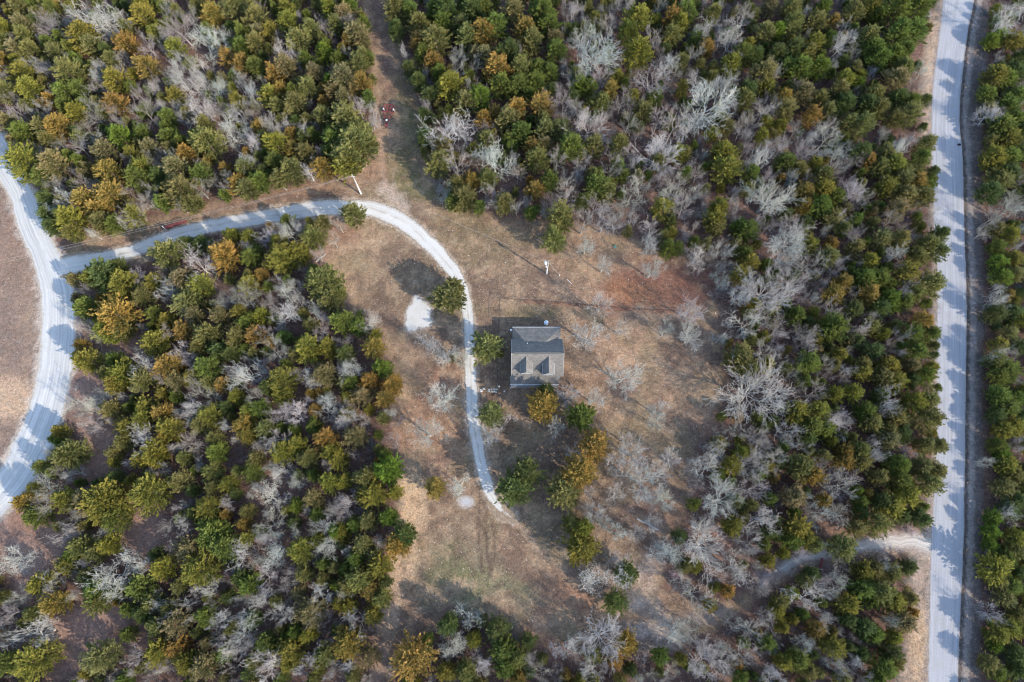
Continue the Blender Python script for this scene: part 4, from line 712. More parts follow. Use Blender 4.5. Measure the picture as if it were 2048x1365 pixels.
SPB = [(893, 253, 'big white-limbed bare oak at the edge of the grassy track'), (988, 318, 'spreading white bare oak below the big one by the track'), (1505, 782, 'huge bare oak reaching over the yard from the eastern woods'), (1382, 617, 'dense grey bare tree at the yard edge below the rusty leaves'), (1379, 665, 'pale bare tree under the dense grey one at the yard edge'),
       (980, 864, 'star-shaped pale bare tree against the driveway, south of the fire pit'), (1019, 833, 'small leaning bare tree east of the driveway cedar'), (1176, 669, 'wide bare tree just east of the house'), (1204, 604, 'fine grey bare tree northeast of the house'), (1248, 751, 'low spreading bare tree in the open yard east of the house'),
       (886, 792, 'grey bare tree west of the driveway beside the house'), (852, 867, 'spreading bare tree on the orange grass west of the driveway'), (917, 967, 'pale bare tree standing over the ash patch'), (855, 682, 'white crooked bare tree just south of the gravel pad'), (1286, 960, 'fine bare tree in the yard south of the slanting cedar row'),
       (1248, 1152, 'forked pale bare tree standing over a dark cedar'), (1200, 1278, 'dense star-shaped bare tree by the southern thicket'), (212, 1152, 'great white bare oak spreading in the southwest woods'), (896, 712, 'leaning bare tree with shadowed limbs beside the driveway'), (1316, 890, 'bare tree with spreading limbs east of the slanting cedars')]
def special(tab, x, y, d=10):
    b = min(tab, key=lambda t: (t[0]-x)**2+(t[1]-y)**2)
    if (b[0]-x)**2+(b[1]-y)**2 < d*d and b[2] not in used:
        used.add(b[2]); return b[2]
def tree(name, kind_meshes, x, y, rm, h, crown_z, tintc, barkc, label, cat, group, base):
    c = at(x, y, crown_z)
    if base is not None: c = base
    tk, cr, refH, refR = kind_meshes
    o = empty(name, (c[0], c[1], 0), label, cat, group, random.uniform(0, 6.28), (rm/refR, rm/refR, h/refH))
    a = link('trunk', tk, o); a['tint'] = [*barkc]; b = link('crown', cr, o); b['tint'] = [*tintc]
    return o, a, b
def offscreen(x, y): return x < -60 or x > 2110 or y < -60 or y > 1430
CEDAR.sort(key=lambda t: -t[2]); BARE.sort(key=lambda t: -t[2])
spots = []   # (x, y, r) world, every tree standing
mass_c, mass_b = [], []
protoC, protoB = {}, {}
ind_ids = set()
for lim, lst in ((300, CEDAR), (290, BARE)):
    pr = [t for t in lst if special(SPECIAL if lst is CEDAR else SPB, t[0], t[1])]
    ind_ids |= {id(t) for t in pr}
    for t in lst:
        if sum(id(u) in ind_ids for u in lst) >= lim: break
        ind_ids.add(id(t))
used.clear()
for t in CEDAR:
    x, y, r, c = t; m = mpp(x, y)*.97; rm = r*m*1.12; h = min(8.6, 1.8*rm+2.2)*random.uniform(.92, 1.08)*(.72 if x > 1930 else 1)
    z = h*.55; w = at(x, y, z); spots.append((w[0], w[1], rm*.8))
    k = random.randrange(len(CED)); tc = vary(TINTS[c])
    if id(t) in ind_ids:
        lb = special(SPECIAL, x, y)
        o, a, b = tree('cedar_tree', (*CED[k], 7.0, 2.2), x, y, rm, h, z, tc, vary((.16, .12, .10)), lb, 'tree', 'evergreen cedars of the woods and yard', w)
        if not lb: PENDING.append((o, 'small' if rm < 1.55 else 'medium' if rm < 2.15 else 'broad', CNAME[c]+' cedar', x, y))
        protoC.setdefault(k, (a, b))
    else: mass_c.append((w[0], w[1], rm/2.2, h/7.0, k, tc))
for t in BARE:
    x, y, r, c = t; m = mpp(x, y)*.97; rm = r*m*1.05; h = min(10.0, 1.25*rm+4.2)*random.uniform(.92, 1.08)
    z = h*.68; w = at(x, y, z); spots.append((w[0], w[1], rm*.45))
    yard = c == 'y' or bool(inside(np.array([[x, y]]), CLEAR)[0]) and (840 < x < 1440) and (430 < y < 1290) and c == 'f'
    tab, refR, base = (BW, 3.4, 0) if c == 'w' else (BY, 3.0, 200) if yard else (BF, 2.7, 100)
    k = random.randrange(len(tab)); tc = vary((.41, .39, .35) if c == 'w' else (.38, .36, .32) if yard else (.29, .262, .23) if c == 'f' else (.30, .24, .22), .1)
    if id(t) in ind_ids:
        lb = special(SPB, x, y)
        o, a, b = tree('bare_tree', (*tab[k], 8.0, refR), x, y, rm, h, z, tc, [q*.95 for q in tc], lb, 'tree', 'leafless trees of the woods and yard', w)
        if not lb: PENDING.append((o, 'small' if rm < 1.8 else 'medium' if rm < 2.7 else 'wide', 'pale bare tree' if c in 'wy' else 'grey bare tree', x, y))
        protoB.setdefault(k+base, (a, b))
    else: mass_b.append((w[0], w[1], rm/refR, h/8.0, k+base, tc))

resolve_labels()
# ---- the rest of the woods: what is past the limit, the gaps between, and the woods just outside the view
def open_land(X):
    P = np.c_[pix(X[:, 0], X[:, 1])]
    bad = inside(P, CLEAR) | inside(P, FIELD) | inside(P, VERGE) | inside(X, np.r_[wl_, wr_[::-1]]) | (dist_poly(X, wr_[::5], False) < 1.4) | (dist_poly(X, wl_[::5], False) < 3.5) | inside(X, np.r_[el_, er_[::-1]]) | inside(X, np.r_[dl_, dr_[::-1]])
    for g in GLADES: bad |= ((P[:, 0]-g[0])/g[2])**2+((P[:, 1]-g[1])/g[3])**2 < 1.5
    return bad, P
cand = np.c_[rng.uniform(-128, 132, 26000), rng.uniform(-52, 128, 26000)]
bad, P = open_land(cand)
cand, P = cand[~bad], P[~bad]
inview = (P[:, 0] > -20) & (P[:, 0] < 2070) & (P[:, 1] > -15) & (P[:, 1] < 1385)
SP = np.array(spots)
grid = {}
def gk(x, y): return (int(x//6), int(y//6))
def gadd(x, y, r): grid.setdefault(gk(x, y), []).append((x, y, r))
def gfree(x, y, r):
    i, j = gk(x, y)
    return all((a-x)**2+(b-y)**2 > (c+r)**2 for u in (i-1, i, i+1) for v in (j-1, j, j+1) for a, b, c in grid.get((u, v), ()))
for q in SP: gadd(*q)
nfill = 0
for (x, y), iv in zip(cand, inview):
    east = x > 66; conif = random.random() < (.52 if iv else .5 if east else .62)
    rm = random.uniform(.8, 1.5) if iv else random.uniform(1.5, 2.4)
    need = rm*(.55 if iv else .85) if conif else rm*.55
    if not gfree(x, y, need): continue
    if iv and random.random() < (.25 if conif else .4): continue
    gadd(x, y, need); nfill += 1
    if conif:
        c = random.choices('godyrb', (4, 5, 4, 2, 1, 1))[0]
        mass_c.append((x, y, rm/2.2, (1.8*rm+2.3)/7.0*random.uniform(.85, 1.05)*(.72 if east else 1), random.choice(list(protoC)), vary(TINTS[c])))
    else:
        k = random.choice([q for q in protoB if q < 200]); rr = rm*1.15
        mass_b.append((x, y, rr/(3.4 if k < 100 else 2.7), (1.25*rr+3.6)/8.0*(.8 if east else 1), k, vary((.36, .34, .31) if k < 100 else (.26, .23, .20), .12)))
def woods(name, rows, protos, label, cat):
    keys = sorted(protos); idx = {k: i for i, k in enumerate(keys)}
    rows = [q for q in rows if q[4] in idx]
    V = np.array([(q[0], q[1], 0) for q in rows])
    me = mesh_np_points(name, V)
    attr(me, 'tint', np.array([q[5] for q in rows]), 'FLOAT_COLOR')
    attr(me, 'rot', np.array([(0, 0, random.uniform(0, 6.28)) for q in rows]), 'FLOAT_VECTOR')
    attr(me, 'size', np.array([(q[2], q[2], q[3]) for q in rows]), 'FLOAT_VECTOR')
    a = me.attributes.new('pick', 'INT', 'POINT'); a.data.foreach_set('value', np.array([idx[q[4]] for q in rows], np.int32))
    o = link(name, me); tag(o, label, cat, kind='stuff')
    scatter(o, [protos[k] for k in keys]); return o
def mesh_np_points(name, V):
    me = bpy.data.meshes.new(name); me.vertices.add(len(V)); me.vertices.foreach_set('co', np.asarray(V, np.float32).ravel()); me.update(); return me
def scatter(o, sets):
    ng = bpy.data.node_groups.new(o.name, 'GeometryNodeTree')
    ng.interface.new_socket('Geometry', in_out='INPUT', socket_type='NodeSocketGeometry'); ng.interface.new_socket('Geometry', in_out='OUTPUT', socket_type='NodeSocketGeometry')
    N, L = ng.nodes, ng.links; gi = N.new('NodeGroupInput'); go = N.new('NodeGroupOutput')
    outer = N.new('GeometryNodeJoinGeometry')
    for st_ in reversed(sets):      # joined in reverse: the last link comes first
        j = N.new('GeometryNodeJoinGeometry')
        for ob in st_:
            oi = N.new('GeometryNodeObjectInfo'); oi.transform_space = 'ORIGINAL'; oi.inputs['Object'].default_value = ob; oi.inputs['As Instance'].default_value = False
            L.new(oi.outputs['Geometry'], j.inputs[0])
        g2 = N.new('GeometryNodeGeometryToInstance'); L.new(j.outputs[0], g2.inputs[0]); L.new(g2.outputs[0], outer.inputs[0])
    ip = N.new('GeometryNodeInstanceOnPoints'); L.new(gi.outputs[0], ip.inputs['Points']); L.new(outer.outputs[0], ip.inputs['Instance']); ip.inputs['Pick Instance'].default_value = True
    for nm, typ, sock in (('pick', 'INT', 'Instance Index'), ('rot', 'FLOAT_VECTOR', 'Rotation'), ('size', 'FLOAT_VECTOR', 'Scale')):
        na = N.new('GeometryNodeInputNamedAttribute'); na.data_type = typ; na.inputs['Name'].default_value = nm
        if nm == 'rot':
            er = N.new('FunctionNodeEulerToRotation'); L.new(na.outputs['Attribute'], er.inputs[0]); L.new(er.outputs[0], ip.inputs[sock])
        else: L.new(na.outputs['Attribute'], ip.inputs[sock])
    L.new(ip.outputs[0], go.inputs[0])
    md = o.modifiers.new('scatter', 'NODES'); md.node_group = ng
woods('cedar_woods', mass_c, protoC, 'smaller and outlying evergreen cedars filling the woods', 'woods')
woods('bare_woods', mass_b, protoB, 'smaller and outlying leafless trees filling the woods', 'woods')

# ---- brush on the forest floor
shr = []
cand = np.c_[rng.uniform(-115, 118, 15000), rng.uniform(-42, 118, 15000)]
bad, P = open_land(cand); sdc = sdist(P, CLEAR); cand = cand[(~bad)][:3800]
cand[:4] = [at(*q)[:2] for q in ((395, 1075), (640, 560), (1330, 1215), (1795, 1050))]
first = []
SHL = ['low brown leafless shrub in the glade right of the broad olive grove', 'low brown leafless shrub on the wood edge below the driveway bend', 'low brown leafless shrub on the pale sandy wash', 'low brown leafless shrub on the bank above the sandy track mouth']
for i in range(4):
    x, y = cand[i]; o = link('bare_shrub', SHR[i], None, (x, y, 0)); o['tint'] = [.24, .18, .16]; first.append(o)
    tag(o, SHL[i], 'shrub', 'low shrubs of the forest floor')
woods('undergrowth', [(x, y, random.uniform(.6, 1.5), random.uniform(.6, 1.3), random.randrange(4), vary(random.choice(((.24, .19, .175), (.30, .26, .25), (.20, .13, .105))), .15)) for x, y in cand[4:]], {i: (first[i],) for i in range(4)}, 'low leafless brush and saplings under the trees', 'undergrowth')

# ---- dry grass blades over the open land
def grass():
    n = 110000; X = np.c_[rng.uniform(-112, 100, n), rng.uniform(-40, 108, n)]
    P = np.c_[pix(X[:, 0], X[:, 1])]; keep = (inside(P, CLEAR) | inside(P, FIELD) | (inside(P, VERGE)))
    for L, Rr in ((wl_, wr_), (el_, er_), (dl_, dr_), (sl_, sr_)): keep &= ~inside(X, np.r_[L[::2], Rr[::-2]])
    keep &= ~inside(P, PAD) & ~inside(P, ASHP) & (P[:, 0] > -60) & (P[:, 0] < 2100) & (P[:, 1] > -40) & (P[:, 1] < 1420)
    hx = at_arr([(1019, 770), (1128, 655)], 0); keep &= ~((X[:, 0] > hx[0, 0]-.3) & (X[:, 0] < hx[1, 0]+.3) & (X[:, 1] > hx[0, 1]-.3) & (X[:, 1] < hx[1, 1]+.5))
    X = X[keep]; n = len(X); k = 3
    base = np.repeat(X, k, 0)+rng.normal(0, .12, (n*k, 2)); az = rng.uniform(0, 6.28, n*k); ln = rng.uniform(.08, .26, n*k); w = rng.uniform(.02, .05, n*k); lean = rng.uniform(.2, 1.1, n*k)
    dx = np.c_[np.cos(az), np.sin(az)]; pr = np.c_[-dx[:, 1], dx[:, 0]]
    a = np.c_[base-pr*w[:, None], np.zeros(n*k)]; b = np.c_[base+pr*w[:, None], np.zeros(n*k)]; c = np.c_[base+dx*(ln*np.sin(lean))[:, None], ln*np.cos(lean)]
    V = np.stack([a, b, c], 1).reshape(-1, 3); t = ground_tint(X[:, 0], X[:, 1])*rng.uniform(.75, 1.5, (n, 1)); t = np.repeat(np.repeat(t, k, 0), 3, 0)
    me = mesh_np('dry_grass', V, np.arange(len(V)).reshape(-1, 3), M_blade); attr(me, 'tint', t, 'FLOAT_COLOR')
    tag(link('dry_grass', me), 'short dry winter grass over the yard, track and field', 'grass', kind='stuff')
grass()
def pebbles():
    n = 900; X = np.c_[rng.uniform(-40, 70, n), rng.uniform(-22, 90, n)]; P = np.c_[pix(X[:, 0], X[:, 1])]
    hx = at_arr([(1019, 770), (1128, 655)], 0); X = X[(inside(P, CLEAR)) & ~((X[:, 0] > hx[0, 0]-.5) & (X[:, 0] < hx[1, 0]+.5) & (X[:, 1] > hx[0, 1]-.5) & (X[:, 1] < hx[1, 1]+.5))]
    V = []; F = []
    for x, y in X:
        s = random.uniform(.04, .11); n0 = len(V); a0 = random.uniform(0, 6)
        for i in range(5): V.append((x+s*math.cos(a0+i*1.257)*random.uniform(.7, 1.2), y+s*math.sin(a0+i*1.257)*random.uniform(.7, 1.2), -.01))
        V.append((x, y, s*.7)); F += [(n0+i, n0+(i+1) % 5, n0+5) for i in range(5)]
    tag(link('scattered_stones', mesh_np('scattered_stones', V, np.array(F), M_stone)), 'small pale stones strewn over the yard', 'stones', kind='stuff')
pebbles()

# ------------------------------------------------------------------ the house
def quad_uv(o, u_axis=None):
    me = o.data; uv = me.uv_layers.new(name='UVMap')
    for p in me.polygons:
        nrm = p.normal; u = Vector((0, 0, 1)).cross(nrm); u = u.normalized() if u.length > 1e-4 else Vector((1, 0, 0)); v = nrm.cross(u)
        for li in p.loop_indices:
            co = me.vertices[me.loops[li].vertex_index].co; uv.data[li].uv = (co.dot(u), co.dot(v))
def slab(name, pts, th, mat, parent):
    """a roof plane of thickness th under the given outline"""
    n = len(pts); P = [Vector(p) for p in pts]; nm = (P[1]-P[0]).cross(P[2]-P[0]).normalized()
    if nm.z < 0: P.reverse(); nm = -nm
    b = MB(); b.v = [tuple(p) for p in P]+[tuple(p-nm*th) for p in P]; b.f = [tuple(range(n)), tuple(range(2*n-1, n-1, -1))]+[(i, n+i, n+(i+1) % n, (i+1) % n) for i in range(n)]
    o = b.build(name, mat, parent); quad_uv(o); return o
YR, ZR = at(1075, 707, 6.0)[1], 6.0
XL, XR = at(1023, 706, 6.0)[0], at(1128, 708, 6.0)[0]
PITCH = .93
YF = YR-3.25; ZE = ZR-PITCH*3.25; YB = YR+3.25
YP = at(1070, 769, 2.35)[1]; ZP = 2.35
house = empty('house', (0, 0, 0), 'grey-roofed house with two dormers and a front porch', 'house')
# walls
w = MB(); x0, x1 = XL+.35, XR-.35; yf, yb = YF+.25, YB-.25
w.poly([(x0, yf, 0), (x1, yf, 0), (x1, yf, ZE+.15), (x0, yf, ZE+.15)]); w.poly([(x1, yb, 0), (x0, yb, 0), (x0, yb, ZE+.15), (x1, yb, ZE+.15)])
w.poly([(x0, yb, 0), (x0, yf, 0), (x0, yf, ZE+.15), (x0, YR, ZR-.2), (x0, yb, ZE+.15)]); w.poly([(x1, yf, 0), (x1, yb, 0), (x1, yb, ZE+.15), (x1, YR, ZR-.2), (x1, yf, ZE+.15)])
w.build('wall', M_siding, house)
slab('front_roof_slope', [(XL, YF, ZE), (XR, YF, ZE), (XR, YR, ZR), (XL, YR, ZR)], .14, M_shingle, house)
slab('rear_roof_slope', [(XR, YB, ZE), (XL, YB, ZE), (XL, YR, ZR), (XR, YR, ZR)], .14, M_shingle, house)
MB().box(((XL+XR)/2, YR, ZR+.03), (XR-XL-.9, .28, .07)).build('ridge_vent', shingle_mat('ridge_cap', (.2, .185, .17)), house)
for xx, nm in ((XL-.02, 'rake_board'), (XR+.02, 'rake_board')):
    b = MB()
    for ya, za, yb2, zb in ((YF, ZE, YR, ZR), (YB, ZE, YR, ZR)):
        b.poly([(xx-.02, ya, za-.2), (xx-.02, yb2, zb-.2), (xx-.02, yb2, zb+.01), (xx-.02, ya, za+.01)]); b.poly([(xx+.02, ya, za-.2), (xx+.02, ya, za+.01), (xx+.02, yb2, zb+.01), (xx+.02, yb2, zb-.2)]); b.poly([(xx-.02, ya, za+.01), (xx-.02, yb2, zb+.01), (xx+.02, yb2, zb+.01), (xx+.02, ya, za+.01)])
    b.build(nm, M_greytrim, house)
# front porch
PXL, PXR = at(1020, 768, 2.4)[0], at(1118, 771, 2.4)[0]
slab('porch_roof', [(PXL, YP, ZP), (PXR, YP, ZP), (PXR, YF+.05, ZE+.02), (PXL, YF+.05, ZE+.02)], .12, M_shingle, house)
MB().box(((PXL+PXR)/2, YP-.02, ZP-.1), (PXR-PXL, .05, .17)).build('porch_fascia', M_trim, house)
MB().box(((PXL+PXR)/2, (YP+yf)/2-.05, .22), (PXR-PXL-.3, yf-YP+.25, .3)).build('porch_floor', M_deck, house)
for i in range(5): MB().box((PXL+.25+i*(PXR-PXL-.5)/4, YP+.16, (ZP+.37)/2-.05), (.12, .12, ZP-.5)).build('porch_post', M_trim, house)
for i in range(4):
    xa, xb = PXL+.25+i*(PXR-PXL-.5)/4+.08, PXL+.25+(i+1)*(PXR-PXL-.5)/4-.08
    if i == 2: continue
    r_ = MB().box(((xa+xb)/2, YP+.16, 1.2), (xb-xa, .06, .06)).box(((xa+xb)/2, YP+.16, .55), (xb-xa, .04, .04))
    for j in range(12): r_.box((xa+(j+.5)*(xb-xa)/12, YP+.16, .87), (.03, .03, .6))
    r_.build('porch_railing', M_trim, house)
d_ = MB().box(((x0+x1)/2+.4, yf-.03, 1.4), (.95, .06, 2.05)).build('door', plain('door_red', (.2, .05, .04), .5), house)
MB().box(((x0+x1)/2+.75, yf-.09, 1.35), (.05, .06, .05)).build('handle', M_galv, d_)
for xx in (x0+1.4, x1-1.4):
    f_ = MB().box((xx, yf-.03, 1.6), (1.1, .06, 1.3)).build('window', M_trim, house); MB().box((xx, yf-.065, 1.6), (.94, .02, 1.14)).build('pane', M_glass, f_)
for yy in (yf+1.4, yb-1.4):
    f_ = MB().box((x0-.03, yy, 1.6), (.06, .9, 1.2)).build('window', M_trim, house); MB().box((x0-.065, yy, 1.6), (.02, .76, 1.06)).build('pane', M_glass, f_)
f_ = MB().box((x0-.03, YR, 4.1), (.06, .8, 1.0)).build('window', M_trim, house); MB().box((x0-.065, YR, 4.1), (.02, .66, .86)).build('pane', M_glass, f_)
# rear addition under a hipped roof
AXL, AXR = at(1025, 655, 2.4)[0], at(1121, 658, 2.4)[0]; YA = at(1070, 655, 2.4)[1]; ZA = 2.4
TXL, TXR = at(1051, 684, 3.75)[0], at(1092, 684, 3.75)[0]; YT = at(1070, 684, 3.75)[1]; ZT = ZR-PITCH*(YT-YR)+.05
a_ = MB(); ax0, ax1, ya = AXL+.3, AXR-.3, YA-.3
a_.poly([(ax1, ya, 0), (ax0, ya, 0), (ax0, ya, ZA+.05), (ax1, ya, ZA+.05)]); a_.poly([(ax0, ya, 0), (ax0, yb, 0), (ax0, yb, ZA+.05), (ax0, ya, ZA+.05)]); a_.poly([(ax1, yb, 0), (ax1, ya, 0), (ax1, ya, ZA+.05), (ax1, yb, ZA+.05)])
a_.build('addition_wall', M_siding, house)
M_sh2 = shingle_mat('addition_and_sunside_shingle', (.155, .142, .129))
ZB = ZR-PITCH*(YB-YR)
slab('addition_roof_north', [(AXL, YA, ZA), (AXR, YA, ZA), (TXR, YT, ZT), (TXL, YT, ZT)], .1, M_sh2, house)
slab('addition_roof_east', [(AXR, YA, ZA), (AXR, YB-.05, ZA), (TXR, YT, ZT)], .1, M_sh2, house)
slab('addition_roof_west', [(AXL, YB-.05, ZA), (AXL, YA, ZA), (TXL, YT, ZT)], .1, M_sh2, house)
MB().box(((AXL+AXR)/2, YA+.03, ZA-.07), (AXR-AXL, .06, .14)).build('gutter', M_trim, house)
# dormers
def roof_z(y): return ZR-PITCH*(YR-y)
for k, (ax_, ay_, bx_, by_, lx, rx) in enumerate(((1052.5, 712, 1052, 745, 1040.5, 1064.5), (1097.5, 714, 1097, 747, 1085.5, 1109))):
    zr = 5.66; yap = YR-(ZR-zr)/PITCH; xap = at(ax_, ay_, zr)[0]; yfr = at(bx_, by_, zr)[1]
    hw = (at(rx, 735, 4.7)[0]-at(lx, 735, 4.7)[0])/2; ze = 4.72; ye = YR-(ZR-ze)/PITCH
    dm = empty('dormer', (0, 0, 0)); dm.parent = house; dm['label'] = 'western roof dormer' if k == 0 else 'eastern roof dormer'
    slab('west_slope', [(xap, yap, zr), (xap, yfr, zr), (xap-hw, yfr, ze), (xap-hw, ye, ze)], .07, M_shingle, dm)
    slab('east_slope', [(xap, yap, zr), (xap, yfr, zr), (xap+hw, yfr, ze), (xap+hw, ye, ze)], .07, M_sh2, dm)  # paler shingle than the west slope: sunlit side put into the colour
    iw = hw-.15; yw = yfr+.22; zb_ = roof_z(yw)-.15
    q = MB(); q.poly([(xap-iw, yw, zb_), (xap+iw, yw, zb_), (xap+iw, yw, ze+.03), (xap, yw, zr-.12), (xap-iw, yw, ze+.03)])
    for sx in (-iw, iw): q.poly([(xap+sx, yw, zb_), (xap+sx, yw, ze+.02), (xap+sx, ye, ze+.02)])
    q.build('dormer_wall', M_siding, dm)
    f_ = MB().box((xap, yw-.03, ze-.55), (.8, .06, 1.0)).build('window', M_greytrim, dm)
    t_ = MB()
    for sx in (-1, 1): t_.box((xap+sx*(hw+.02), (yfr+ye)/2, ze-.05), (.07, ye-yfr, .1))
    t_.build('eave_trim', M_greytrim, dm)
xv, yv = at(1054.5, 686, 4.6)[:2]; MB().tube([(xv, yv, roof_z(2*YR-yv)-.1), (xv, yv, roof_z(2*YR-yv)+.45)], .06, 8).build('vent_pipe', M_whitemetal, house)
fx, fy = at(1022, 662, 2.2)[:2]
fl = MB().box((fx+.12, fy, 2.1), (.2, .08, .08)).build('floodlight', M_trim, house)
for dx_, dy_ in ((-.12, .22), (.16, .28)): MB().tube([(fx, fy, 2.1), (fx+dx_*.7, fy+dy_*.7, 2.12), (fx+dx_, fy+dy_, 2.05)], [.05, .08, .11], 8).build('lamp_head', M_whitemetal, fl)

# ------------------------------------------------------------------ poles and wires
def top(px, py, bx, by):
    """height of an upright whose foot and head are seen at these points"""
    b = at(bx, by); dyr = (682.5-py)/FPX; k = (dyr*ct+st)/(ct-dyr*st); return b, CAM_H-b[1]/k
b2, h2 = top(706, 351, 722, 388); b1, h1 = top(1095.5, 523, 1093, 548)
p2 = empty('utility_pole', (b2[0], b2[1], 0), 'weathered grey utility pole beside the top of the driveway bend', 'pole')
MB().tube([(0, 0, -.2), (0, 0, h2*.5), (-.03, .05, h2)], [.17, .14, .11], 10).build('shaft', M_wood, p2, smooth=True)
MB().box((0, 0, h2-.45), (.5, .09, .1)).build('crossarm', M_wood, p2)
for sx in (-.2, .2): MB().lathe((sx, 0, h2-.4), [(.035, 0), (.05, .06), (.03, .12)], 8).build('insulator', M_whitemetal, p2)
p1 = empty('lamp_pole', (b1[0], b1[1], 0), 'pale pole with a white transformer can in the yard north of the house', 'pole')
MB().tube([(0, 0, -.2), (0, 0, h1*.5), (.02, .03, h1)], [.16, .14, .11], 10).build('shaft', M_wood, p1, smooth=True)
MB().lathe((-.36, .1, h1-1.35), [(.24, 0), (.25, .05), (.25, .6), (.21, .7), (.05, .74)], 16).build('transformer', M_whitemetal, p1)
MB().box((-.17, .05, h1-1.05), (.2, .08, .3)).build('bracket', M_galv, p1)
MB().box((-.2, -.02, h1-2.4), (.2, .16, .55)).build('meter_box', M_whitemetal, p1)
MB().tube([(-.1, 0, h1-.35), (-.7, .28, h1-.1)], .025, 6).build('lamp_arm', M_galv, p1)
def wire(a, b, sag, r, name, label, n=14):
    a, b = Vector(a), Vector(b); pts = []
    for i in range(n+1):
        t = i/n; p = a.lerp(b, t); p.z -= sag*4*t*(1-t); pts.append(p)
    tag(MB().tube(pts, r, 5, False).build(name, plain(name, (.3, .29, .28), .6)), label, 'wire', 'overhead wires')
T2 = Vector((b2[0], b2[1], h2)); T1 = Vector((b1[0], b1[1], h1))
far = at(-140, 552, 6.8)
wire(T2+Vector((-.2, 0, -.28)), Vector(far), .8, .011, 'overhead_wire', 'upper thin overhead wire along the driveway to the gravel road', 24)
wire(T2+Vector((.2, 0, -.28)), Vector(far)+Vector((.2, -.55, 0)), .9, .011, 'overhead_wire', 'lower thin overhead wire along the driveway to the gravel road', 24)
wire(T2+Vector((.1, 0, -.3)), T1+Vector((0, 0, -.15)), .7, .011, 'overhead_wire', 'thin overhead wire from driveway pole to the yard pole', 24)
ga = at(1119, 551.5); wire(T1+Vector((.05, 0, -.3)), Vector((ga[0], ga[1], .1)), .02, .02, 'guy_wire', 'slanting guy wire on the east side of the yard pole', 6)
g_ = MB().tube([(ga[0], ga[1], -.1), (ga[0], ga[1], .28)], .09, 8).build('anchor_post', M_trim); tag(g_, 'short white anchor post at the foot of the guy wire', 'post')

# ------------------------------------------------------------------ fence west and north of the house, and its gate
def fence(name, pts, h, label, grp, spacing=2.4, mid=True):
    P = [at(*p)[:2] for p in pts]; o0 = P[0]; root = empty(name, (o0[0], o0[1], 0), label, 'fence', grp)
    rail = MB(); mesh_ = MB()
    for a, b in zip(P[:-1], P[1:]):
        L = np.hypot(*(b-a)); n = max(1, round(L/spacing))
        for i in range(n+1):
            if i == n and b is not P[-1]: continue
            p = a+(b-a)*i/n-o0
            MB().tube([(p[0], p[1], -.1), (p[0], p[1], h+.05)], .04, 6).build('post', M_dark, root)
        q0, q1 = a-o0, b-o0
        rail.tube([(*q0, h), (*q1, h)], .024, 6)
        for hz in np.linspace(.1, h-.12, 6): mesh_.tube([(*q0, hz), (*q1, hz)], .006, 3, False)
        nv = int(L/.25)
        for i in range(nv): p = q0+(q1-q0)*i/nv; mesh_.tube([(*p, .05), (*p, h)], .005, 3, False)
    rail.build('top_rail', M_dark, root); mesh_.build('wire_mesh', M_dark, root)
    return root
fence('wire_fence', [(1018, 600), (1000, 598.5), (997, 660), (995, 770)], 1.25, 'dark wire fence running north to south west of the house', 'yard fences')
fence('wire_fence', [(995, 785), (994, 812), (985, 808)], 1.2, 'short dark wire fence stub between stepping stones and fire pit', 'yard fences')
fence('wire_fence', [(1030, 601), (1110, 606), (1200, 614), (1290, 621), (1365, 624)], .8, 'low dark wire fence with leaves along it north of the house', 'yard fences', 4.0)
gp_ = at(995, 777); gt = empty('garden_gate', (gp_[0], gp_[1], 0), 'narrow green garden gate where the stepping stones cross the fence', 'gate')
for sy in (-.55, .55): MB().tube([(0, sy, -.1), (0, sy, 1.45)], .05, 8).build('gate_post', M_green, gt)
MB().tube([(0, -.48, .15), (0, -.48, 1.2), (0, .48, 1.2), (0, .48, .15), (0, -.48, .15)], .022, 6).build('gate_frame', M_green, gt)
k_ = MB()
for i in range(7): k_.tube([(0, -.42+i*.14, .15), (0, -.42+i*.14, 1.2)], .008, 4)
k_.build('gate_wire', M_dark, gt)

# ------------------------------------------------------------------ things on the ground
def rock(r, flat=.35, k=9):
    b = MB(); a0 = random.uniform(0, 6); rad = [r*random.uniform(.75, 1.2) for _ in range(k)]
    b.v = [(rad[i]*math.cos(a0+i*6.2832/k), rad[i]*math.sin(a0+i*6.2832/k), 0) for i in range(k)]+[(rad[i]*.85*math.cos(a0+i*6.2832/k), rad[i]*.85*math.sin(a0+i*6.2832/k), r*flat) for i in range(k)]
    b.f = [(i, (i+1) % k, k+(i+1) % k, k+i) for i in range(k)]+[tuple(range(k, 2*k))]; return b
SS = [(962.5, 781.5, .26, 'largest, beside the driveway'), (967.5, 778.5, .2, 'just above the largest one'), (977.5, 782.5, .2, 'lower one of the second pair'), (978, 780, .17, 'upper one of the second pair'), (984.5, 783.5, .17, 'midway along the row'), (983, 779, .15, 'dull one above the midway stone'), (989, 778.7, .17, 'upper one near the gate'), (988.3, 783.5, .17, 'dull pinkish one near the gate'), (992.2, 784.5, .18, 'at the western gate post'), (993.2, 779.5, .15, 'small one touching the gate'), (998.3, 773.5, .18, 'northeast of the gate'), (1009, 783, .14, 'shaded one past the gate'), (1021.5, 775.5, .16, 'shaded one nearest the porch')]
for x, y, r, lb in SS:
    p = at(x, y); o = rock(r*1.15, .25).build('stepping_stone', M_stone, None, (p[0], p[1], 0)); tag(o, 'pale flat stepping stone, '+lb, 'stone', 'stepping stones to the garden gate')
p = at(1092, 648); t_ = empty('water_tank', (p[0], p[1], 0), 'round white tank with a domed lid behind the house', 'tank')
MB().lathe((0, 0, 0), [(.36, 0), (.38, .08), (.38, .85), (.33, .98), (.2, 1.06), (.06, 1.09)], 24).build('body', M_whitemetal, t_, smooth=True)
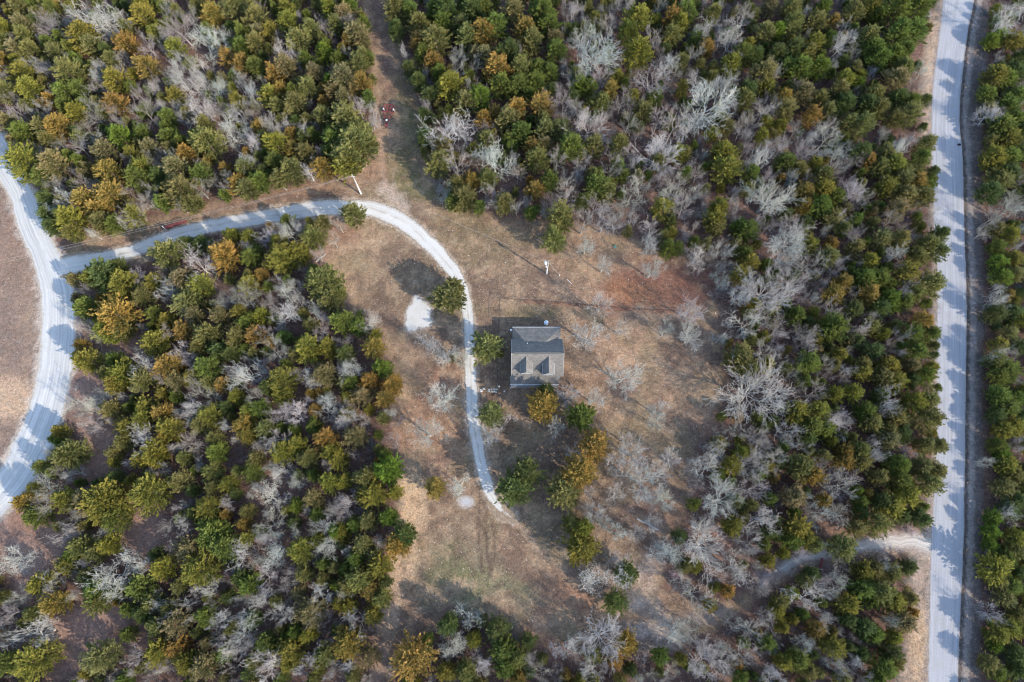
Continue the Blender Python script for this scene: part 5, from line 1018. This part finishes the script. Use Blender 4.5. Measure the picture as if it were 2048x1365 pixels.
MB().lathe((-.08, .02, 1.05), [(.1, 0), (.1, .07), (.02, .09)], 12).build('cap', M_galv, t_)
p = at(1000.5, 811); f0 = empty('fire_pit', (p[0], p[1], 0), 'round rusty fire pit with white ash by the fence stub', 'fire pit')
MB().lathe((0, 0, 0), [(.36, 0), (.40, .3), (.42, .33), (.36, .33), (.33, .08)], 18).build('ring', M_rust, f0); MB().lathe((0, 0, .1), [(.33, 0), (.25, .08), (.05, .12)], 14).build('ash', M_ash, f0)
for a in (.3, 1.5): MB().tube([(-.26*math.cos(a), -.26*math.sin(a), .24), (.26*math.cos(a), .26*math.sin(a), .27)], .05, 7).build('burnt_log', M_charcoal, f0)
def log(name, p, q, r, label, mat=M_log, cat='log', kinks=4):
    a, b = at(*p), at(*q); pts = []; rs = []
    for i in range(kinks+1):
        t = i/kinks; c = a+(b-a)*t; pts.append((c[0]+random.uniform(-.06, .06), c[1]+random.uniform(-.06, .06), r*.9)); rs.append(r*(1-.45*t))
    o = empty(name, tuple(pts[0][:2])+(0,), label, cat); o0 = Vector((*pts[0][:2], 0)); pts = [Vector(x)-o0 for x in pts]
    MB().tube(pts, rs, 7).build('stem', mat, o)
    d = (pts[-1]-pts[0]); m = pts[0]+d*.62; s = Vector((-d.y, d.x, 0)).normalized()
    if kinks > 2:
        for sg, f in ((1, .5), (-1, .72)): m = pts[0]+d*f; MB().tube([m, m+d*.16+s*sg*d.length*.12+Vector((0, 0, .12))], [r*.45, r*.2], 5).build('branch_stub', mat, o)
    return o
log('fallen_log', (1273, 1037), (1316, 1060), .15, 'long white fallen log in the yard south of the slanting cedars')
log('fallen_log', (726, 338), (733, 331), .09, 'short bleached branch lying just northeast of the driveway pole')
log('fallen_log', (632, 525), (652, 508), .11, 'leaning dead stem at the woods edge southwest of the driveway bend')
log('fallen_log', (566, 374), (574, 381), .13, 'stubby pale log at the wood edge above the driveway')
log('fallen_log', (168, 456), (194, 472), .14, 'fallen pale trunk on the bank above the driveway mouth')
log('fallen_log', (960, 1352), (992, 1318), .12, 'dark fallen trunk in the southern thicket', M_rust)
log('fallen_log', (1688, 195), (1720, 172), .12, 'forked pale dead stem lying across the northern woods')
log('fallen_branch', (1674, 932), (1692, 938), .08, 'pale dead branch caught in the eastern woods near the sandy track')
a, b = at(1133.5, 559), at(1143, 568); pb = MB().tube([(a[0], a[1], .06), (b[0], b[1], .06)], .05, 8).build('plastic_pipe', M_trim); tag(pb, 'short white pipe lying on the dry grass near the anchor post', 'pipe')
p = at(1229.5, 494); o = empty('septic_lid', (p[0], p[1], 0), 'round green plastic lid in the straw north of the rusty leaves', 'lid'); MB().lathe((0, 0, 0), [(.27, 0), (.29, .12), (.26, .16), (.05, .18)], 16).build('cover', M_green, o); MB().lathe((0, 0, .175), [(.07, 0), (.06, .04)], 10).build('knob', M_green, o)
p = at(1918, 290); o = empty('scrap_tyre', (p[0], p[1], .01), 'flattened dark tyre scrap on the east edge of the paved road', 'tyre', s=(1, .62, 1)); MB().lathe((0, 0, 0), [(.2, .03), (.3, .0), (.36, .07), (.3, .15), (.2, .13), (.16, .07)], 18).build('carcass', M_tyre, o)
# rock ring at the pad's corner
# ------------------------------------------------------------------ red farm gates
def farm_gate(p, q, h, label):
    a, b = at(*p)[:2], at(*q)[:2]; d = b-a; L = np.hypot(*d); o = empty('farm_gate', (a[0], a[1], 0), label, 'gate', None, math.atan2(d[1], d[0]))
    for i in range(6): MB().tube([(.05, 0, .2+i*(h-.25)/5), (L-.05, 0, .2+i*(h-.25)/5)], .028, 6).build('rail', M_red, o)
    for xx in (.05, L*.5, L-.05): MB().tube([(xx, 0, .16), (xx, 0, h)], .032, 6).build('upright', M_red, o)
    MB().tube([(-.12, 0, -.1), (-.12, 0, h+.3)], .09, 8).build('hinge_post', M_wood, o)
farm_gate((334, 460), (376, 446), 1.25, 'red tube farm gate standing open along the driveway')
farm_gate((1637, 1137), (1640, 1116), 1.2, 'small red tube gate across the sandy track')
# ------------------------------------------------------------------ red field implement on the grassy track
pc = at(778, 224); ps = at(773, 256); ax = pc[:2]-ps[:2]; Lg = np.hypot(*ax)
im = empty('field_cultivator', (pc[0], pc[1], 0), 'red wheeled field cultivator parked on the grassy track', 'cultivator', None, math.atan2(ax[1], ax[0])-math.pi/2)
for yy, wd in ((1.15, 1.5), (.35, 2.1), (-.45, 2.1)): MB().box((0, yy, .62), (wd, .085, .09)).build('cross_bar', M_red, im)
for xx in (-.95, -.35, .35, .95): MB().box((xx*.9, .2, .63), (.07, 1.5, .08)).build('side_bar', M_red, im)
for xx in (-.75, .75): MB().tube([(xx, 1.15, .62), (xx*1.35, .35, .62)], .06, 6).build('corner_brace', M_red, im)
for yy, n in ((1.15, 4), (.35, 5), (-.45, 5)):
    for i in range(n):
        xx = (i-(n-1)/2)*.42; MB().tube([(xx, yy, .6), (xx, yy+.22, .45), (xx, yy+.1, .15), (xx, yy-.08, .02)], [.03, .035, .03, .02], 5).build('tine', M_rust if i % 2 else M_red, im)
for xx in (-.95, .95):
    wh = MB(); prof = [(.16, -.09), (.3, -.09), (.34, 0), (.3, .09), (.16, .09)]; n0 = 0
    for r, x in prof:
        for j in range(16): t = j*math.pi/8; wh.v.append((xx+x, .15+r*math.cos(t), .34+r*math.sin(t)))
    for i in range(4):
        for j in range(16): wh.f.append((i*16+j, i*16+(j+1) % 16, (i+1)*16+(j+1) % 16, (i+1)*16+j))
    w_ = wh.build('wheel', M_tyre, im); MB().tube([(xx-.1, .15, .34), (xx+.1, .15, .34)], .17, 12).build('rim', M_whitemetal, w_)
    MB().box((xx, .1, .74), (.2, .34, .04)).build('fender', M_whitemetal, im)
for sx in (-1, 1): MB().tube([(sx*.8, -.45, .6), (sx*.6, -1.5, .58), (sx*.08, -Lg+.45, .52)], .055, 6).build('drawbar', M_red, im)
MB().box((0, -1.5, .58), (1.2, .09, .09)).build('tie_bar', M_red, im)
MB().tube([(.05, -Lg+1.0, .2), (.05, -Lg+1.0, 1.0)], .07, 8).build('jack', M_dark, im); MB().lathe((.05, -Lg+1.0, 1.0), [(.18, 0), (.2, .06), (.1, .1)], 12).build('jack_cap', M_whitemetal, im)
MB().box((0, -Lg+.25, .5), (.34, .7, .16)).build('hitch', M_red, im)
